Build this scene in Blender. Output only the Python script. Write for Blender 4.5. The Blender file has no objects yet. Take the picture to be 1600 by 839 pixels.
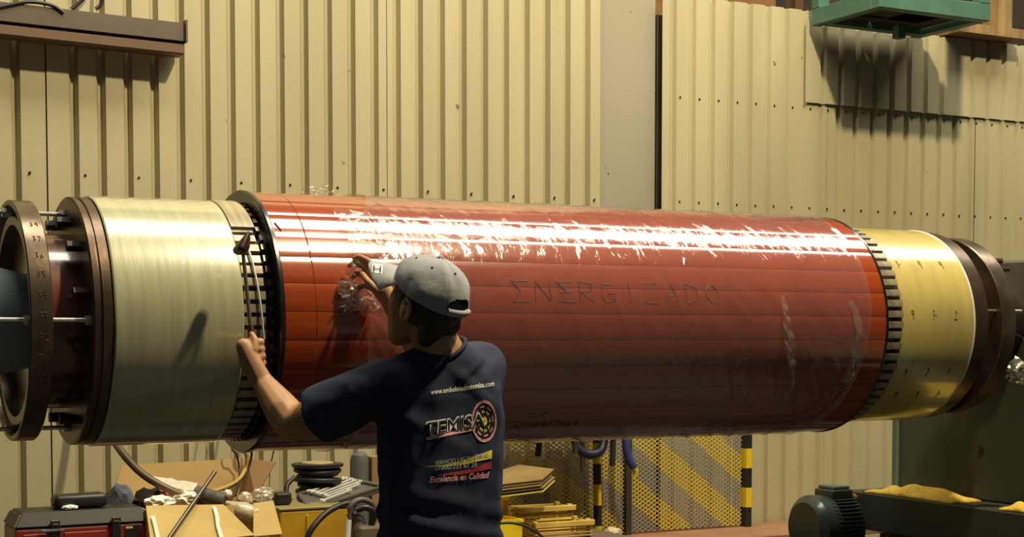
import bpy, bmesh, math, random
from mathutils import Vector, Matrix, noise
from mathutils.bvhtree import BVHTree
random.seed(7)
S = bpy.context.scene
COL = S.collection
PI = math.pi

# ------------------------------------------------------------------ camera
TH, FPX, DL = math.radians(27.7), 2400.0, math.radians(3.0)
CAM = Vector((-2.312, -4.466, 1.5))
PPY = 528 + FPX * math.tan(DL)
F0 = Vector((math.sin(TH), math.cos(TH), 0)); RT = Vector((math.cos(TH), -math.sin(TH), 0))
FW = F0 * math.cos(DL) + Vector((0, 0, -math.sin(DL))); UP = F0 * math.sin(DL) + Vector((0, 0, math.cos(DL)))
cd = bpy.data.cameras.new('camera'); cam = bpy.data.objects.new('camera', cd); COL.objects.link(cam)
cd.sensor_width = 36; cd.lens = 36 * FPX / 1600; cd.shift_y = (PPY - 419.5) / 1600; cd.clip_end = 200
m = Matrix((RT, UP, -FW)).transposed().to_4x4(); m.translation = CAM; cam.matrix_world = m
S.camera = cam

# ------------------------------------------------------------------ world, lamps, exposure
w = bpy.data.worlds.new('hall_air'); S.world = w; w.use_nodes = True
w.node_tree.nodes['Background'].inputs[0].default_value = (0.46, 0.69, 0.76, 1)
w.node_tree.nodes['Background'].inputs[1].default_value = 0.048
def lamp(name, loc, power, color, radius):
    l = bpy.data.lights.new(name, 'POINT'); l.energy = power; l.color = color; l.shadow_soft_size = radius
    o = bpy.data.objects.new(name, l); COL.objects.link(o); o.location = loc; return o
lamp('hall_lamp', (1.2, -2.3, 6.5), 1350, (1.0, 0.84, 0.53), 0.13)
def strip(name, loc, sx, sy, power, color):
    l = bpy.data.lights.new(name, 'AREA'); l.shape = 'RECTANGLE'; l.size = sx; l.size_y = sy; l.energy = power; l.color = color
    o = bpy.data.objects.new(name, l); COL.objects.link(o); o.location = loc; return o
strip('added_highlight_strip', (2.4, 0.15, 6.6), 8.6, 1.25, 430, (1.0, 0.93, 0.74))  # area light added overhead to draw the long highlight along the rotor
S.view_settings.view_transform = 'Standard'; S.view_settings.look = 'None'
S.view_settings.exposure = 0.12; S.view_settings.gamma = 1.0; S.view_settings.use_curve_mapping = False

# ------------------------------------------------------------------ pixel helpers (photo frame 1600x839)
def ray(px, py): return FW + (px - 800) / FPX * RT - (py - PPY) / FPX * UP
def PY(px, py, y): r = ray(px, py); return CAM + r * ((y - CAM.y) / r.y)
def PX(px, py, x): r = ray(px, py); return CAM + r * ((x - CAM.x) / r.x)
def PD(px, py, d): r = ray(px, py); return CAM + r * (d / r.dot(F0))

# ------------------------------------------------------------------ materials
MATS = {}
def mat(name, c1, rough=0.6, metal=0.0, c2=None, scale=8.0, bump=0.0, bscale=None, stretch=(1, 1, 1), coat=0.0, spots=None, spec=.5, detail=4.0, contrast=(0.35, 0.65)):
    if name in MATS: return MATS[name]
    M = bpy.data.materials.new(name); M.use_nodes = True; MATS[name] = M
    nt = M.node_tree; N = nt.nodes; L = nt.links; b = N['Principled BSDF']
    b.inputs['Roughness'].default_value = rough; b.inputs['Metallic'].default_value = metal
    b.inputs['Coat Weight'].default_value = coat; b.inputs['Coat Roughness'].default_value = 0.13; b.inputs['Coat IOR'].default_value = 1.9
    b.inputs['Base Color'].default_value = (*c1, 1); b.inputs['Specular IOR Level'].default_value = spec
    tc = N.new('ShaderNodeTexCoord'); mp = N.new('ShaderNodeMapping'); mp.inputs['Scale'].default_value = stretch
    L.new(tc.outputs['Object'], mp.inputs['Vector'])
    out = None
    if c2:
        nz = N.new('ShaderNodeTexNoise'); nz.inputs['Scale'].default_value = scale; nz.inputs['Detail'].default_value = detail
        L.new(mp.outputs[0], nz.inputs['Vector'])
        rp = N.new('ShaderNodeValToRGB'); rp.color_ramp.elements[0].position = contrast[0]; rp.color_ramp.elements[1].position = contrast[1]
        rp.color_ramp.elements[0].color = (*c1, 1); rp.color_ramp.elements[1].color = (*c2, 1)
        L.new(nz.outputs[0], rp.inputs[0]); out = rp.outputs[0]
    if spots:
        col, sc, th = spots
        n2 = N.new('ShaderNodeTexNoise'); n2.inputs['Scale'].default_value = sc; n2.inputs['Detail'].default_value = 6
        L.new(tc.outputs['Object'], n2.inputs['Vector'])
        r2 = N.new('ShaderNodeValToRGB'); r2.color_ramp.elements[0].position = th; r2.color_ramp.elements[1].position = th + 0.03
        L.new(n2.outputs[0], r2.inputs[0])
        mx = N.new('ShaderNodeMix'); mx.data_type = 'RGBA'
        L.new(r2.outputs[0], mx.inputs[0])
        if out: L.new(out, mx.inputs[6])
        else: mx.inputs[6].default_value = (*c1, 1)
        mx.inputs[7].default_value = (*col, 1); out = mx.outputs[2]
    if out: L.new(out, b.inputs['Base Color'])
    if bump:
        n3 = N.new('ShaderNodeTexNoise'); n3.inputs['Scale'].default_value = bscale or scale; n3.inputs['Detail'].default_value = 4
        L.new(mp.outputs[0], n3.inputs['Vector'])
        bp = N.new('ShaderNodeBump'); bp.inputs['Strength'].default_value = bump; bp.inputs['Distance'].default_value = 0.01
        L.new(n3.outputs[0], bp.inputs['Height']); L.new(bp.outputs[0], b.inputs['Normal'])
    return M

def film_mat(name, tint, haze, rough, bump, bscale):
    M = bpy.data.materials.new(name); M.use_nodes = True; nt = M.node_tree; N = nt.nodes; L = nt.links
    N.remove(N['Principled BSDF']); out = N['Material Output']
    tr = N.new('ShaderNodeBsdfTransparent'); df = N.new('ShaderNodeBsdfDiffuse'); df.inputs[0].default_value = (*tint, 1)
    gl = N.new('ShaderNodeBsdfGlossy'); gl.inputs['Roughness'].default_value = rough
    m1 = N.new('ShaderNodeMixShader'); m1.inputs[0].default_value = haze
    L.new(tr.outputs[0], m1.inputs[1]); L.new(df.outputs[0], m1.inputs[2])
    fr = N.new('ShaderNodeLayerWeight'); pw = N.new('ShaderNodeMath'); pw.operation = 'POWER'; pw.inputs[1].default_value = 4.0
    L.new(fr.outputs['Facing'], pw.inputs[0]); ml = N.new('ShaderNodeMath'); ml.operation = 'MULTIPLY_ADD'; ml.inputs[1].default_value = .9; ml.inputs[2].default_value = .085
    L.new(pw.outputs[0], ml.inputs[0]); m2 = N.new('ShaderNodeMixShader'); L.new(ml.outputs[0], m2.inputs[0]); L.new(m1.outputs[0], m2.inputs[1]); L.new(gl.outputs[0], m2.inputs[2])
    L.new(m2.outputs[0], out.inputs[0])
    tc = N.new('ShaderNodeTexCoord'); mp = N.new('ShaderNodeMapping'); mp.inputs['Scale'].default_value = (1.0, .5, .5)
    L.new(tc.outputs['Object'], mp.inputs[0])
    nz = N.new('ShaderNodeTexNoise'); nz.inputs['Scale'].default_value = bscale; nz.inputs['Detail'].default_value = 5; nz.inputs['Distortion'].default_value = 0.6
    L.new(mp.outputs[0], nz.inputs[0])
    bp = N.new('ShaderNodeBump'); bp.inputs['Strength'].default_value = bump; bp.inputs['Distance'].default_value = 0.006
    L.new(nz.outputs[0], bp.inputs['Height'])
    for s in (gl, fr): L.new(bp.outputs[0], s.inputs['Normal'])
    return M

def stripe_mat(name, ca, cb, scale, direction, rough=0.5, metal=0.0):
    """two paints in diagonal hazard bands"""
    M = bpy.data.materials.new(name); M.use_nodes = True; nt = M.node_tree; N = nt.nodes; L = nt.links
    b = N['Principled BSDF']; b.inputs['Roughness'].default_value = rough; b.inputs['Metallic'].default_value = metal
    tc = N.new('ShaderNodeTexCoord'); dt = N.new('ShaderNodeVectorMath'); dt.operation = 'DOT_PRODUCT'
    dt.inputs[1].default_value = direction; L.new(tc.outputs['Object'], dt.inputs[0])
    mu = N.new('ShaderNodeMath'); mu.operation = 'MULTIPLY'; mu.inputs[1].default_value = scale; L.new(dt.outputs['Value'], mu.inputs[0])
    fr = N.new('ShaderNodeMath'); fr.operation = 'FRACT'; L.new(mu.outputs[0], fr.inputs[0])
    gt = N.new('ShaderNodeMath'); gt.operation = 'GREATER_THAN'; gt.inputs[1].default_value = 0.5; L.new(fr.outputs[0], gt.inputs[0])
    mx = N.new('ShaderNodeMix'); mx.data_type = 'RGBA'; L.new(gt.outputs[0], mx.inputs[0])
    mx.inputs[6].default_value = (*ca, 1); mx.inputs[7].default_value = (*cb, 1); L.new(mx.outputs[2], b.inputs['Base Color'])
    return M

wallm = mat('cream_sheet_paint', (0.47, 0.415, 0.25), 0.62, 0, (0.41, 0.36, 0.215), 2.2, spots=((0.16, 0.12, 0.08), 9.0, 0.735), stretch=(2.2, 1, .35), bump=.03, bscale=40)
wallup = mat('beige_sheet_paint', (0.45, 0.40, 0.245), 0.6, 0, (0.395, 0.35, 0.215), 2.5, stretch=(2, 1, .4), bump=.03, bscale=40)
columnm = mat('column_paint', (0.29, 0.26, 0.19), 0.75, 0, (0.33, 0.295, 0.215), 2.0, spots=((0.05, 0.04, 0.035), 13, 0.70), stretch=(1, 1, .5), bump=.12, bscale=30)
darkm = mat('dark_void_paint', (0.02, 0.016, 0.012), 0.9, 0, (0.05, 0.035, 0.02), 3)
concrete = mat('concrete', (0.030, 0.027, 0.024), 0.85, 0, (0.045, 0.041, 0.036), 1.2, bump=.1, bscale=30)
beamm = mat('brown_steel_paint', (0.13, 0.095, 0.07), 0.55, 0, (0.095, 0.07, 0.05), 6, stretch=(.3, 1, 1))
beaml = mat('lit_flange_brown_paint', (0.17, 0.095, 0.05), 0.5, 0, (0.13, 0.075, 0.04), 6, stretch=(.3, 1, 1))  # flange brown made brighter, the light on it put into the colour
black = mat('black_rubber', (0.012, 0.011, 0.011), 0.5)
blackp = mat('black_plastic', (0.010, 0.009, 0.008), 0.42, 0, (0.017, 0.014, 0.012), 10)
teal = mat('teal_paint', (0.055, 0.14, 0.10), 0.5, 0, (0.075, 0.165, 0.115), 10, spots=((0.12, 0.07, 0.04), 25, .70))
woodm = mat('old_timber', (0.33, 0.215, 0.085), 0.8, 0, (0.20, 0.12, 0.05), 6, stretch=(3, 3, .6), bump=.2, bscale=25)
woodd = mat('brown_board', (0.22, 0.10, 0.03), 0.8, 0, (0.16, 0.075, 0.025), 5, stretch=(.6, 3, 3))

# ------------------------------------------------------------------ mesh helpers
def box(bm, a, b):
    vs = [bm.verts.new((x, y, z)) for x in (a[0], b[0]) for y in (a[1], b[1]) for z in (a[2], b[2])]
    for f in ((0, 1, 3, 2), (4, 6, 7, 5), (0, 4, 5, 1), (2, 3, 7, 6), (0, 2, 6, 4), (1, 5, 7, 3)): bm.faces.new([vs[i] for i in f])
    return vs
def obox(bm, c, size, R=None):
    R = R or Matrix.Identity(3); c = Vector(c); s = Vector(size) / 2
    vs = box(bm, -s, s)
    for v in vs: v.co = R @ v.co + c
    return vs
def rbox(bm, c, size, R=None, bev=0.004, seg=2):
    t = bmesh.new(); obox(t, (0, 0, 0), size)
    bmesh.ops.bevel(t, geom=t.edges[:], offset=bev, segments=seg, affect='EDGES', profile=.5)
    R = R or Matrix.Identity(3); add(bm, t, R.to_4x4(), Vector(c))
def add(bm, t, M=None, loc=None):
    M = M or Matrix.Identity(4); loc = loc or Vector()
    mp = {v: bm.verts.new((M @ v.co.to_4d()).to_3d() + loc) for v in t.verts}
    for f in t.faces:
        try: bm.faces.new([mp[v] for v in f.verts])
        except ValueError: pass
    t.free()
def frame_of(d):
    d = Vector(d).normalized(); a = Vector((0, 0, 1)) if abs(d.z) < .9 else Vector((1, 0, 0))
    u = d.cross(a).normalized(); return u, d.cross(u).normalized()
def cyl(bm, p0, p1, r0, r1=None, seg=20, caps=True):
    r1 = r0 if r1 is None else r1; p0 = Vector(p0); p1 = Vector(p1); u, v = frame_of(p1 - p0)
    A = [bm.verts.new(p0 + (u * math.cos(2 * PI * i / seg) + v * math.sin(2 * PI * i / seg)) * r0) for i in range(seg)]
    B = [bm.verts.new(p1 + (u * math.cos(2 * PI * i / seg) + v * math.sin(2 * PI * i / seg)) * r1) for i in range(seg)]
    for i in range(seg): bm.faces.new((A[i], A[(i + 1) % seg], B[(i + 1) % seg], B[i]))
    if caps: bm.faces.new(A[::-1]); bm.faces.new(B)
def spline(pts, n=8):
    pts = [Vector(p) for p in pts]; P = [pts[0] * 2 - pts[1]] + pts + [pts[-1] * 2 - pts[-2]]; out = []
    for i in range(1, len(P) - 2):
        a, b, c, d = P[i - 1:i + 3]
        for k in range(n):
            t = k / n; out.append(.5 * ((2 * b) + (c - a) * t + (2 * a - 5 * b + 4 * c - d) * t * t + (3 * b - a - 3 * c + d) * t ** 3))
    return out + [pts[-1]]
def tube(bm, pts, r, seg=8, smooth=True, n=8, flat=None):
    pts = spline(pts, n) if smooth and len(pts) > 2 else [Vector(p) for p in pts]
    rings = []; u = None
    for i, p in enumerate(pts):
        d = (pts[min(i + 1, len(pts) - 1)] - pts[max(i - 1, 0)])
        if d.length < 1e-9: continue
        d.normalize()
        if u is None: u, v = frame_of(d)
        else:
            u = (u - d * u.dot(d)); u = u.normalized() if u.length > 1e-6 else frame_of(d)[0]; v = d.cross(u)
        rr = r(i / (len(pts) - 1)) if callable(r) else r
        rings.append([bm.verts.new(p + (u * math.cos(2 * PI * k / seg) + v * math.sin(2 * PI * k / seg)) * rr) for k in range(seg)])
    for a, b in zip(rings, rings[1:]):
        for k in range(seg): bm.faces.new((a[k], a[(k + 1) % seg], b[(k + 1) % seg], b[k]))
    bm.faces.new(rings[0][::-1]); bm.faces.new(rings[-1])
def lathe(bm, prof, seg=128, closed=False, c=(0, 0, 0), axis='X'):
    """revolve (t, r) points about an axis"""
    rings = []
    for t, r in prof:
        ring = []
        for i in range(seg):
            a = 2 * PI * i / seg; s, q = r * math.sin(a), r * math.cos(a)
            co = (t, q, s) if axis == 'X' else (q, s, t)
            ring.append(bm.verts.new((co[0] + c[0], co[1] + c[1], co[2] + c[2])))
        rings.append(ring)
    n = len(rings)
    for j in range(n if closed else n - 1):
        a, b = rings[j], rings[(j + 1) % n]
        for i in range(seg): bm.faces.new((a[i], a[(i + 1) % seg], b[(i + 1) % seg], b[i]))
    if not closed:
        for rg, rv in ((rings[0], True), (rings[-1], False)):
            if (Vector(rg[0].co) - Vector(rg[seg // 2].co)).length > 1e-4: bm.faces.new(rg[::-1] if rv else rg)
def ring_prof(x0, x1, ri, ro, b=0.003):
    return [(x0, ri), (x0, ro - b), (x0 + b, ro), (x1 - b, ro), (x1, ro - b), (x1, ri)]
def crumple(bm, c, size, seed=0, amp=.35, sub=3, freq=3.0, R=None):
    t = bmesh.new(); bmesh.ops.create_icosphere(t, subdivisions=sub, radius=1)
    for v in t.verts:
        k = 1 + amp * noise.noise(v.co * freq + Vector((seed * 7.3, seed, 0))) + amp * .5 * noise.noise(v.co * freq * 2.7 + Vector((0, seed * 3.1, 5)))
        v.co = Vector((v.co.x * size[0], v.co.y * size[1], v.co.z * size[2])) * k
    add(bm, t, (R or Matrix.Identity(3)).to_4x4(), Vector(c))

def setp(o, label=None, cat=None, group=None, kind=None):
    if label: o['label'] = label
    if cat: o['category'] = cat
    if group: o['group'] = group
    if kind: o['kind'] = kind
    return o
def mesh_of(bm, name, smooth=False, ang=35):
    bmesh.ops.recalc_face_normals(bm, faces=bm.faces[:])
    me = bpy.data.meshes.new(name); bm.to_mesh(me); bm.free()
    if smooth:
        for p in me.polygons: p.use_smooth = True
        try: me.set_sharp_from_angle(angle=math.radians(ang))
        except Exception: pass
    return me
LOCS = {}
def obj(name, bm, material, parent=None, smooth=False, ang=35, recenter=None):
    me = bm if isinstance(bm, bpy.types.Mesh) else mesh_of(bm, name, smooth, ang)
    if not me.materials: me.materials.append(material)
    o = bpy.data.objects.new(name, me); COL.objects.link(o)
    if parent is not None:
        o.parent = parent; o.matrix_parent_inverse = Matrix.Translation(LOCS.get(parent.name, Vector())).inverted()
        LOCS[o.name] = LOCS.get(parent.name, Vector()) * 0
    elif recenter is not False:
        vs = [v.co for v in me.vertices]; lo = Vector([min(v[i] for v in vs) for i in range(3)]); hi = Vector([max(v[i] for v in vs) for i in range(3)])
        c = Vector(((lo.x + hi.x) / 2, (lo.y + hi.y) / 2, lo.z)); me.transform(Matrix.Translation(-c)); o.location = c; LOCS[o.name] = c
    return o
def thing(name, loc, label, cat, group=None):
    e = bpy.data.objects.new(name, None); COL.objects.link(e); e.location = loc; e.empty_display_size = .1
    LOCS[e.name] = Vector(loc); return setp(e, label, cat, group)
def struct(name, bm, material, **k):
    o = obj(name, bm, material, recenter=False, **k); o['kind'] = 'structure'; return o
def B(): return bmesh.new()

# ================================================================== the hall shell
WY = 2.04
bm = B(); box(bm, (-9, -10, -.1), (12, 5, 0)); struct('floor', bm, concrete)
bm = B(); box(bm, (-9, 3.4, 0), (12, 3.5, 6.2)); struct('wall_rear', bm, darkm)

def sheet_mesh(x0, x1, z0, z1, grooves, y0, depth=.034):
    pts = [(x0, y0)]
    for g in grooves:
        if g - .026 > x0 + .003 and g + .016 < x1 - .003:
            pts += [(g - .027, y0), (g - .010, y0 + depth), (g + .004, y0 + depth), (g + .013, y0)]
    pts.append((x1, y0)); bm = B(); n = len(pts); G = []
    for dy in (0, .003):
        for z in (z0, z1): G.append([bm.verts.new((x, y + dy, z)) for x, y in pts])
    f0, f1, b0, b1 = G
    for i in range(n - 1):
        bm.faces.new((f0[i], f0[i + 1], f1[i + 1], f1[i])); bm.faces.new((b0[i + 1], b0[i], b1[i], b1[i + 1]))
        bm.faces.new((f1[i], f1[i + 1], b1[i + 1], b1[i])); bm.faces.new((f0[i + 1], f0[i], b0[i], b0[i + 1]))
    bm.faces.new((f0[0], f1[0], b1[0], b0[0])); bm.faces.new((f0[-1], b0[-1], b1[-1], f1[-1]))
    return bm
def screws(xs, zs, y, parent):
    bm = B()
    for x in xs:
        for z in zs: cyl(bm, (x, y - .004, z + random.uniform(-.004, .004)), (x, y + .002, z), .0055, seg=6)
    o = obj('screw_heads', bm, darkm, parent); o['kind'] = 'stuff'

ZS = PY(600, 296, WY).z; PITCH = .1116
bm = B(); box(bm, (-4.3, WY + .055, 0), (1.60, WY + .10, 5.0)); wl = struct('wall_left', bm, darkm)
XA, XB, XC = PY(73, 200, WY).x, PY(605, 200, WY).x, PY(939, 200, WY).x
seams = [-4.1, -2.58, XA, XB, XC]
for i in range(4):
    a, b = seams[i], seams[i + 1]
    gs = [-1.043 + PITCH * k for k in range(-28, 24)] if i > 1 else [-1.164 - PITCH * k for k in range(28)][::-1]
    yo = WY + (.004 if i % 2 else 0)
    obj('cladding_sheet', sheet_mesh(a + .0025, b - .0025, 0, 5.0, gs, yo), wallm, wl)
screws([-1.043 + PITCH * k + .035 for k in range(-3, 24, 2)], [ZS, ZS - 1.0, ZS + 1.3], WY, wl)
# column between the two runs of cladding
XD = PY(1034, 200, WY).x
bm = B(); box(bm, (XC - .03, WY + .045, 0), (XD - .012, WY + .30, 5.0))
column = obj('wall_column', bm, columnm, recenter=False); column['kind'] = 'structure'
bm = B(); box(bm, (XC - .029, WY + .040, 0), (XD + .001, WY + .0445, 1.35)); obj('base_plate', bm, columnm, column)
bm = B(); box(bm, (XD - .012, WY + .12, 0), (XD + .02, WY + .3, 3.2)); struct('dark_gap_backing_1', bm, darkm)  # backing in the open gap, its darkness put into the colour
# right run: lower sheets and overlapping upper sheets
ZT = PY(1300, 36, WY).z; ZO = PY(1390, 172, WY).z
bm = B(); box(bm, (XD, WY + .05, 0), (8.0, WY + .09, ZT - .05)); wr = struct('wall_right', bm, darkm)
RP = .1175
rs = [XD, 2.995, 4.05, 5.1, 6.15, 7.2]
for i in range(5):
    gs = [2.022 + RP * k for k in range(60)]
    obj('cladding_sheet', sheet_mesh(rs[i] + .002, rs[i + 1] - .002, 0, ZO + .05 if i else ZT + .05, gs, WY + .003 * (i % 2), .022), wallm, wr)
    if i: obj('cladding_sheet', sheet_mesh(rs[i] - .16 + .002, rs[i + 1] - .16 - .002, ZO, ZT - .004 * (i % 2), gs, WY - .012 - .003 * (i % 2), .022), wallup, wr)
screws([2.022 + RP * k + .035 for k in range(0, 30)], [ZO - .03, PY(1200, 322, WY).z], WY, wr)
# room behind the opening above the right wall
bm = B(); box(bm, (XD + .1, 2.32, ZT - .1), (PY(1212, 10, 2.32).x, 2.38, ZT + .9)); setp(obj('timber_board', bm, woodd), 'brown timber board above the top edge of the cream wall', 'board')
for a, b in ((1234, 1246),):
    bm = B(); box(bm, (PY(a, 10, 2.35).x, 2.30, ZT - .1), (PY(b, 10, 2.35).x, 2.38, ZT + .9)); setp(obj('timber_post', bm, woodd), 'dark narrow timber post beside the green upright of the basket', 'post')

# ------------------------------------------------------------------ brown beam upper left
e0 = PY(290, 62, WY - .12); LX = e0.x
th_ = thing('wall_beam', (LX - .7, WY - .06, e0.z), 'brown painted steel channel beam fixed on the wall, upper left', 'beam')
def zz(py): return PY(288, py, WY - .12).z
ztop, zg1, zg2, zb = zz(36), zz(64), zz(69.5), zz(85)
X0 = -2.7
def slope(bm, sk=.020):
    for v in bm.verts: v.co.z += (LX - v.co.x) * sk
    return bm
bm = B(); box(bm, (X0, WY - .118, zg1), (LX, WY - .02, ztop)); obj('beam_web', slope(bm), beamm, th_)
bm = B(); box(bm, (X0, WY - .085, zg2 - .001), (LX - .004, WY - .02, zg1)); obj('groove', slope(bm), black, th_)
bm = B(); box(bm, (X0, WY - .122, zb), (LX - .004, WY - .02, zg2)); bmesh.ops.bevel(bm, geom=bm.edges[:], offset=.004, segments=2, affect='EDGES'); obj('bottom_flange', slope(bm), beaml, th_)
bm = B(); box(bm, (LX - .002, WY - .135, zg1 - .006), (LX + .006, WY - .001, ztop + .012)); obj('end_plate', bm, beamm, th_)
for k, pts in enumerate(([(112, 14), (122, 6), (134, -6), (150, -25)], [(150, 14), (157, 8), (161, -5), (162, -25)], [(-12, 14), (10, 9), (45, 3), (80, 8), (100, 20)])):
    bm = B(); tube(bm, [PY(x, y, WY - .07 - .05 * (k == 2)) for x, y in pts], .008, 8)
    setp(obj('cable', bm, black), ['black cable rising from the brown beam, nearest the left edge', 'short black cable rising from the brown beam, right one', 'black cable draped along the top of the brown beam'][k], 'cable', 'cables on the brown beam')

# ------------------------------------------------------------------ green basket, upper right
xb = PY(1266, 26, 2.0).x; fc = PX(1368, 6, xb); yf = fc.y; zf = fc.z - .02
xe = PY(1541, 33, yf).x
bk = thing('basket_frame', ((xb + xe) / 2, (yf + 2) / 2, zf), 'green steel basket frame jutting from the top of the right wall', 'frame')
def prt(name, a, b, mt=teal, par=bk, bev=.003):
    bm = B(); box(bm, a, b)
    if bev: bmesh.ops.bevel(bm, geom=bm.edges[:], offset=bev, segments=1, affect='EDGES')
    return obj(name, bm, mt, par)
prt('front_rail', (xb, yf - .03, zf), (xe, yf + .03, zf + .085))
for nm, x in (('side_rail', xb), ('side_rail', xe - .06)): prt(nm, (x, yf + .031, zf), (x + .06, 1.99, zf + .085))
prt('back_rail', (xb + .06, 1.9, zf), (xe - .06, 1.96, zf + .085))
for x in (xb, xe - .07):
    for y in (yf - .03, 1.93): prt('upright', (x, y, zf + .086), (x + .07, y + .06, zf + .9))
prt('shade_deck_plate', (xb + .07, yf + .04, zf + .03), (xb + .55, yf + .30, zf + .05), darkm)  # partial deck added, its gap shapes the basket's shadow on the wall
prt('shade_deck_plate', (xe - .42, yf + .04, zf + .03), (xe - .07, 1.9, zf + .05), darkm)
prt('shade_deck_plate', (xb + .07, 1.75, zf + .03), (xe - .43, 1.9, zf + .05), darkm)
h = PY(1408, 38, yf + .25)
prt('hook_block', (h.x - .025, yf + .24, zf - .07), (h.x + .025, yf + .29, zf - .001))
sl = PY(1490, 52, 1.95); sr = PY(1590, 60, 1.95)
bm = B(); box(bm, (sl.x, 1.90, ZT + .004), (sr.x, 2.30, ZT + .055)); setp(obj('timber_sill', bm, woodm), 'rough timber sill resting on the top edge of the right wall', 'sill')
tp = PY(1560, 20, 2.05)
bm = B(); box(bm, (tp.x - .05, 2.0, ZT + .056), (tp.x + .055, 2.12, ZT + .9)); setp(obj('timber_post', bm, woodm), 'pale rough timber post standing on the sill at upper right', 'post')

# ================================================================== the rotor on its stand
ZA, RB = 1.547, .388
steelb = mat('brown_steel', (0.10, 0.065, 0.045), 0.34, 0.75, (0.17, 0.115, 0.08), 7, stretch=(1, 1, 1), bump=.08, bscale=30)
steell = mat('worn_rim_steel', (0.24, 0.185, 0.13), 0.30, 0.8, (0.13, 0.09, 0.065), 9, bump=.06, bscale=30)
rust = mat('red_brown_varnish', (0.14, 0.030, 0.010), 0.3, 0, (0.07, 0.018, 0.008), 5, coat=.5)
redv = mat('red_varnish', (0.35, 0.053, 0.005), 0.28, 0, (0.28, 0.040, 0.004), 4, coat=1.0, spec=.25, bump=.05, bscale=22)
sleevem = mat('pale_sleeve_tape', (0.56, 0.535, 0.32), 0.30, 0, (0.45, 0.44, 0.27), 9, stretch=(6, .35, .35), coat=1.0, spec=1.0, bump=.05, bscale=14)
sleeve2 = mat('yellow_sleeve_tape', (0.63, 0.50, 0.14), 0.30, 0, (0.50, 0.39, 0.12), 5, stretch=(3, .6, .6), coat=.9, spec=1.0, bump=.05, bscale=14)
tapem = mat('banding_tape', (0.46, 0.40, 0.25), 0.3, 0, (0.33, 0.27, 0.16), 12, stretch=(6, .5, .5), coat=.3)
copper = mat('brazed_bar', (0.46, 0.40, 0.28), 0.35, 0.25, (0.22, 0.17, 0.12), 14)
stud = mat('bright_stud', (0.62, 0.60, 0.52), 0.3, 0.9)
blackv = mat('black_varnish', (0.012, 0.009, 0.008), 0.28, 0, coat=.4)
palehub = mat('pale_hub_paint', (0.42, 0.50, 0.52), 0.4)
ink = mat('marker_ink', (0.09, 0.018, 0.010), 0.6)
whitep = mat('white_paint', (0.72, 0.70, 0.62), 0.5)
def xs(px, r): return PY(px, 505, -r).x
rot = thing('motor_rotor', (0, 0, ZA - RB), 'long red varnished motor rotor lying horizontal, half wrapped in clear film', 'rotor')
def rpart(name, prof, mt, closed=False, par=rot, seg=128, ang=30):
    bm = B(); lathe(bm, prof, seg, closed); bm.transform(Matrix.Translation((0, 0, ZA))); return obj(name, bm, mt, par, True, ang)
# left end
xr0, xr1 = xs(48, .336), xs(84, .336)
er = rpart('end_ring', [(xr0 + .05, .20), (xr0 + .05, .265), (xr0 + .012, .268), (xr0 + .012, .292), (xr0 + .022, .294), (xr0 + .022, .318), (xr0, .322), (xr0, .333), (xr0 + .003, .336), (xr1 - .003, .336), (xr1, .333), (xr1, .20)], steell, True)
rpart('hub', [(-2.35, .10), (-2.35, .165), (xr0 - .06, .165), (xr0 - .05, .155), (xr0 + .06, .13)], palehub)
rpart('shaft', [(-2.648, .0001), (-2.648, .07), (2.148, .07), (2.148, .0001)], stud, seg=48)
xd0, xd1, xsl0 = xs(147, .352), xs(178, .352), xs(180, .357)
rpart('inner_drum', [(xr1 - .01, .246), (xd0 + .01, .246)], rust)
rpart('end_disc', [(xd0, .08), (xd0, .345), (xd0 + .004, .3515), (xd0 + .016, .352), (xd0 + .018, .347), (xd0 + .024, .347), (xd0 + .026, .352), (xd1 - .002, .352), (xd1, .349), (xd1, .08)], steelb, True)
xsl1 = xs(382, .357)
rpart('left_sleeve', [(xsl0, .30), (xsl0, .355), (xsl0 + .004, .3575), (xsl1 - .004, .3575), (xsl1, .355), (xsl1, .30)], sleevem, True)
def bolt_blobs(x, r, n, name, par, ph=0, sz=.016):
    for k in range(n):
        a = ph + 2 * PI * k / n; bm = B(); cyl(bm, (x - .02, r * math.cos(a), ZA + r * math.sin(a)), (x + .02, r * math.cos(a), ZA + r * math.sin(a)), sz, seg=6)
        obj(name, bm, black, par)
bolt_blobs(xd0 - .018, .285, 12, 'bolt_head', rot, .26)
for k in range(4):
    a = PI + k * PI / 2 + .0; r = .302
    y, z = r * math.cos(a), ZA + r * math.sin(a)
    bm = B(); cyl(bm, (xr0 - .13, y, z), (xd0 + .004, y, z), .0065, seg=10); o = obj('threaded_stud', bm, stud, rot, True)
    bm = B(); cyl(bm, (xr0 - .012, y, z), (xr0 + .02, y, z), .014, seg=6); obj('nut', bm, stud, o); bm = B(); cyl(bm, (xd0 - .014, y, z), (xd0, y, z), .014, seg=6); obj('nut', bm, stud, o)
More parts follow.
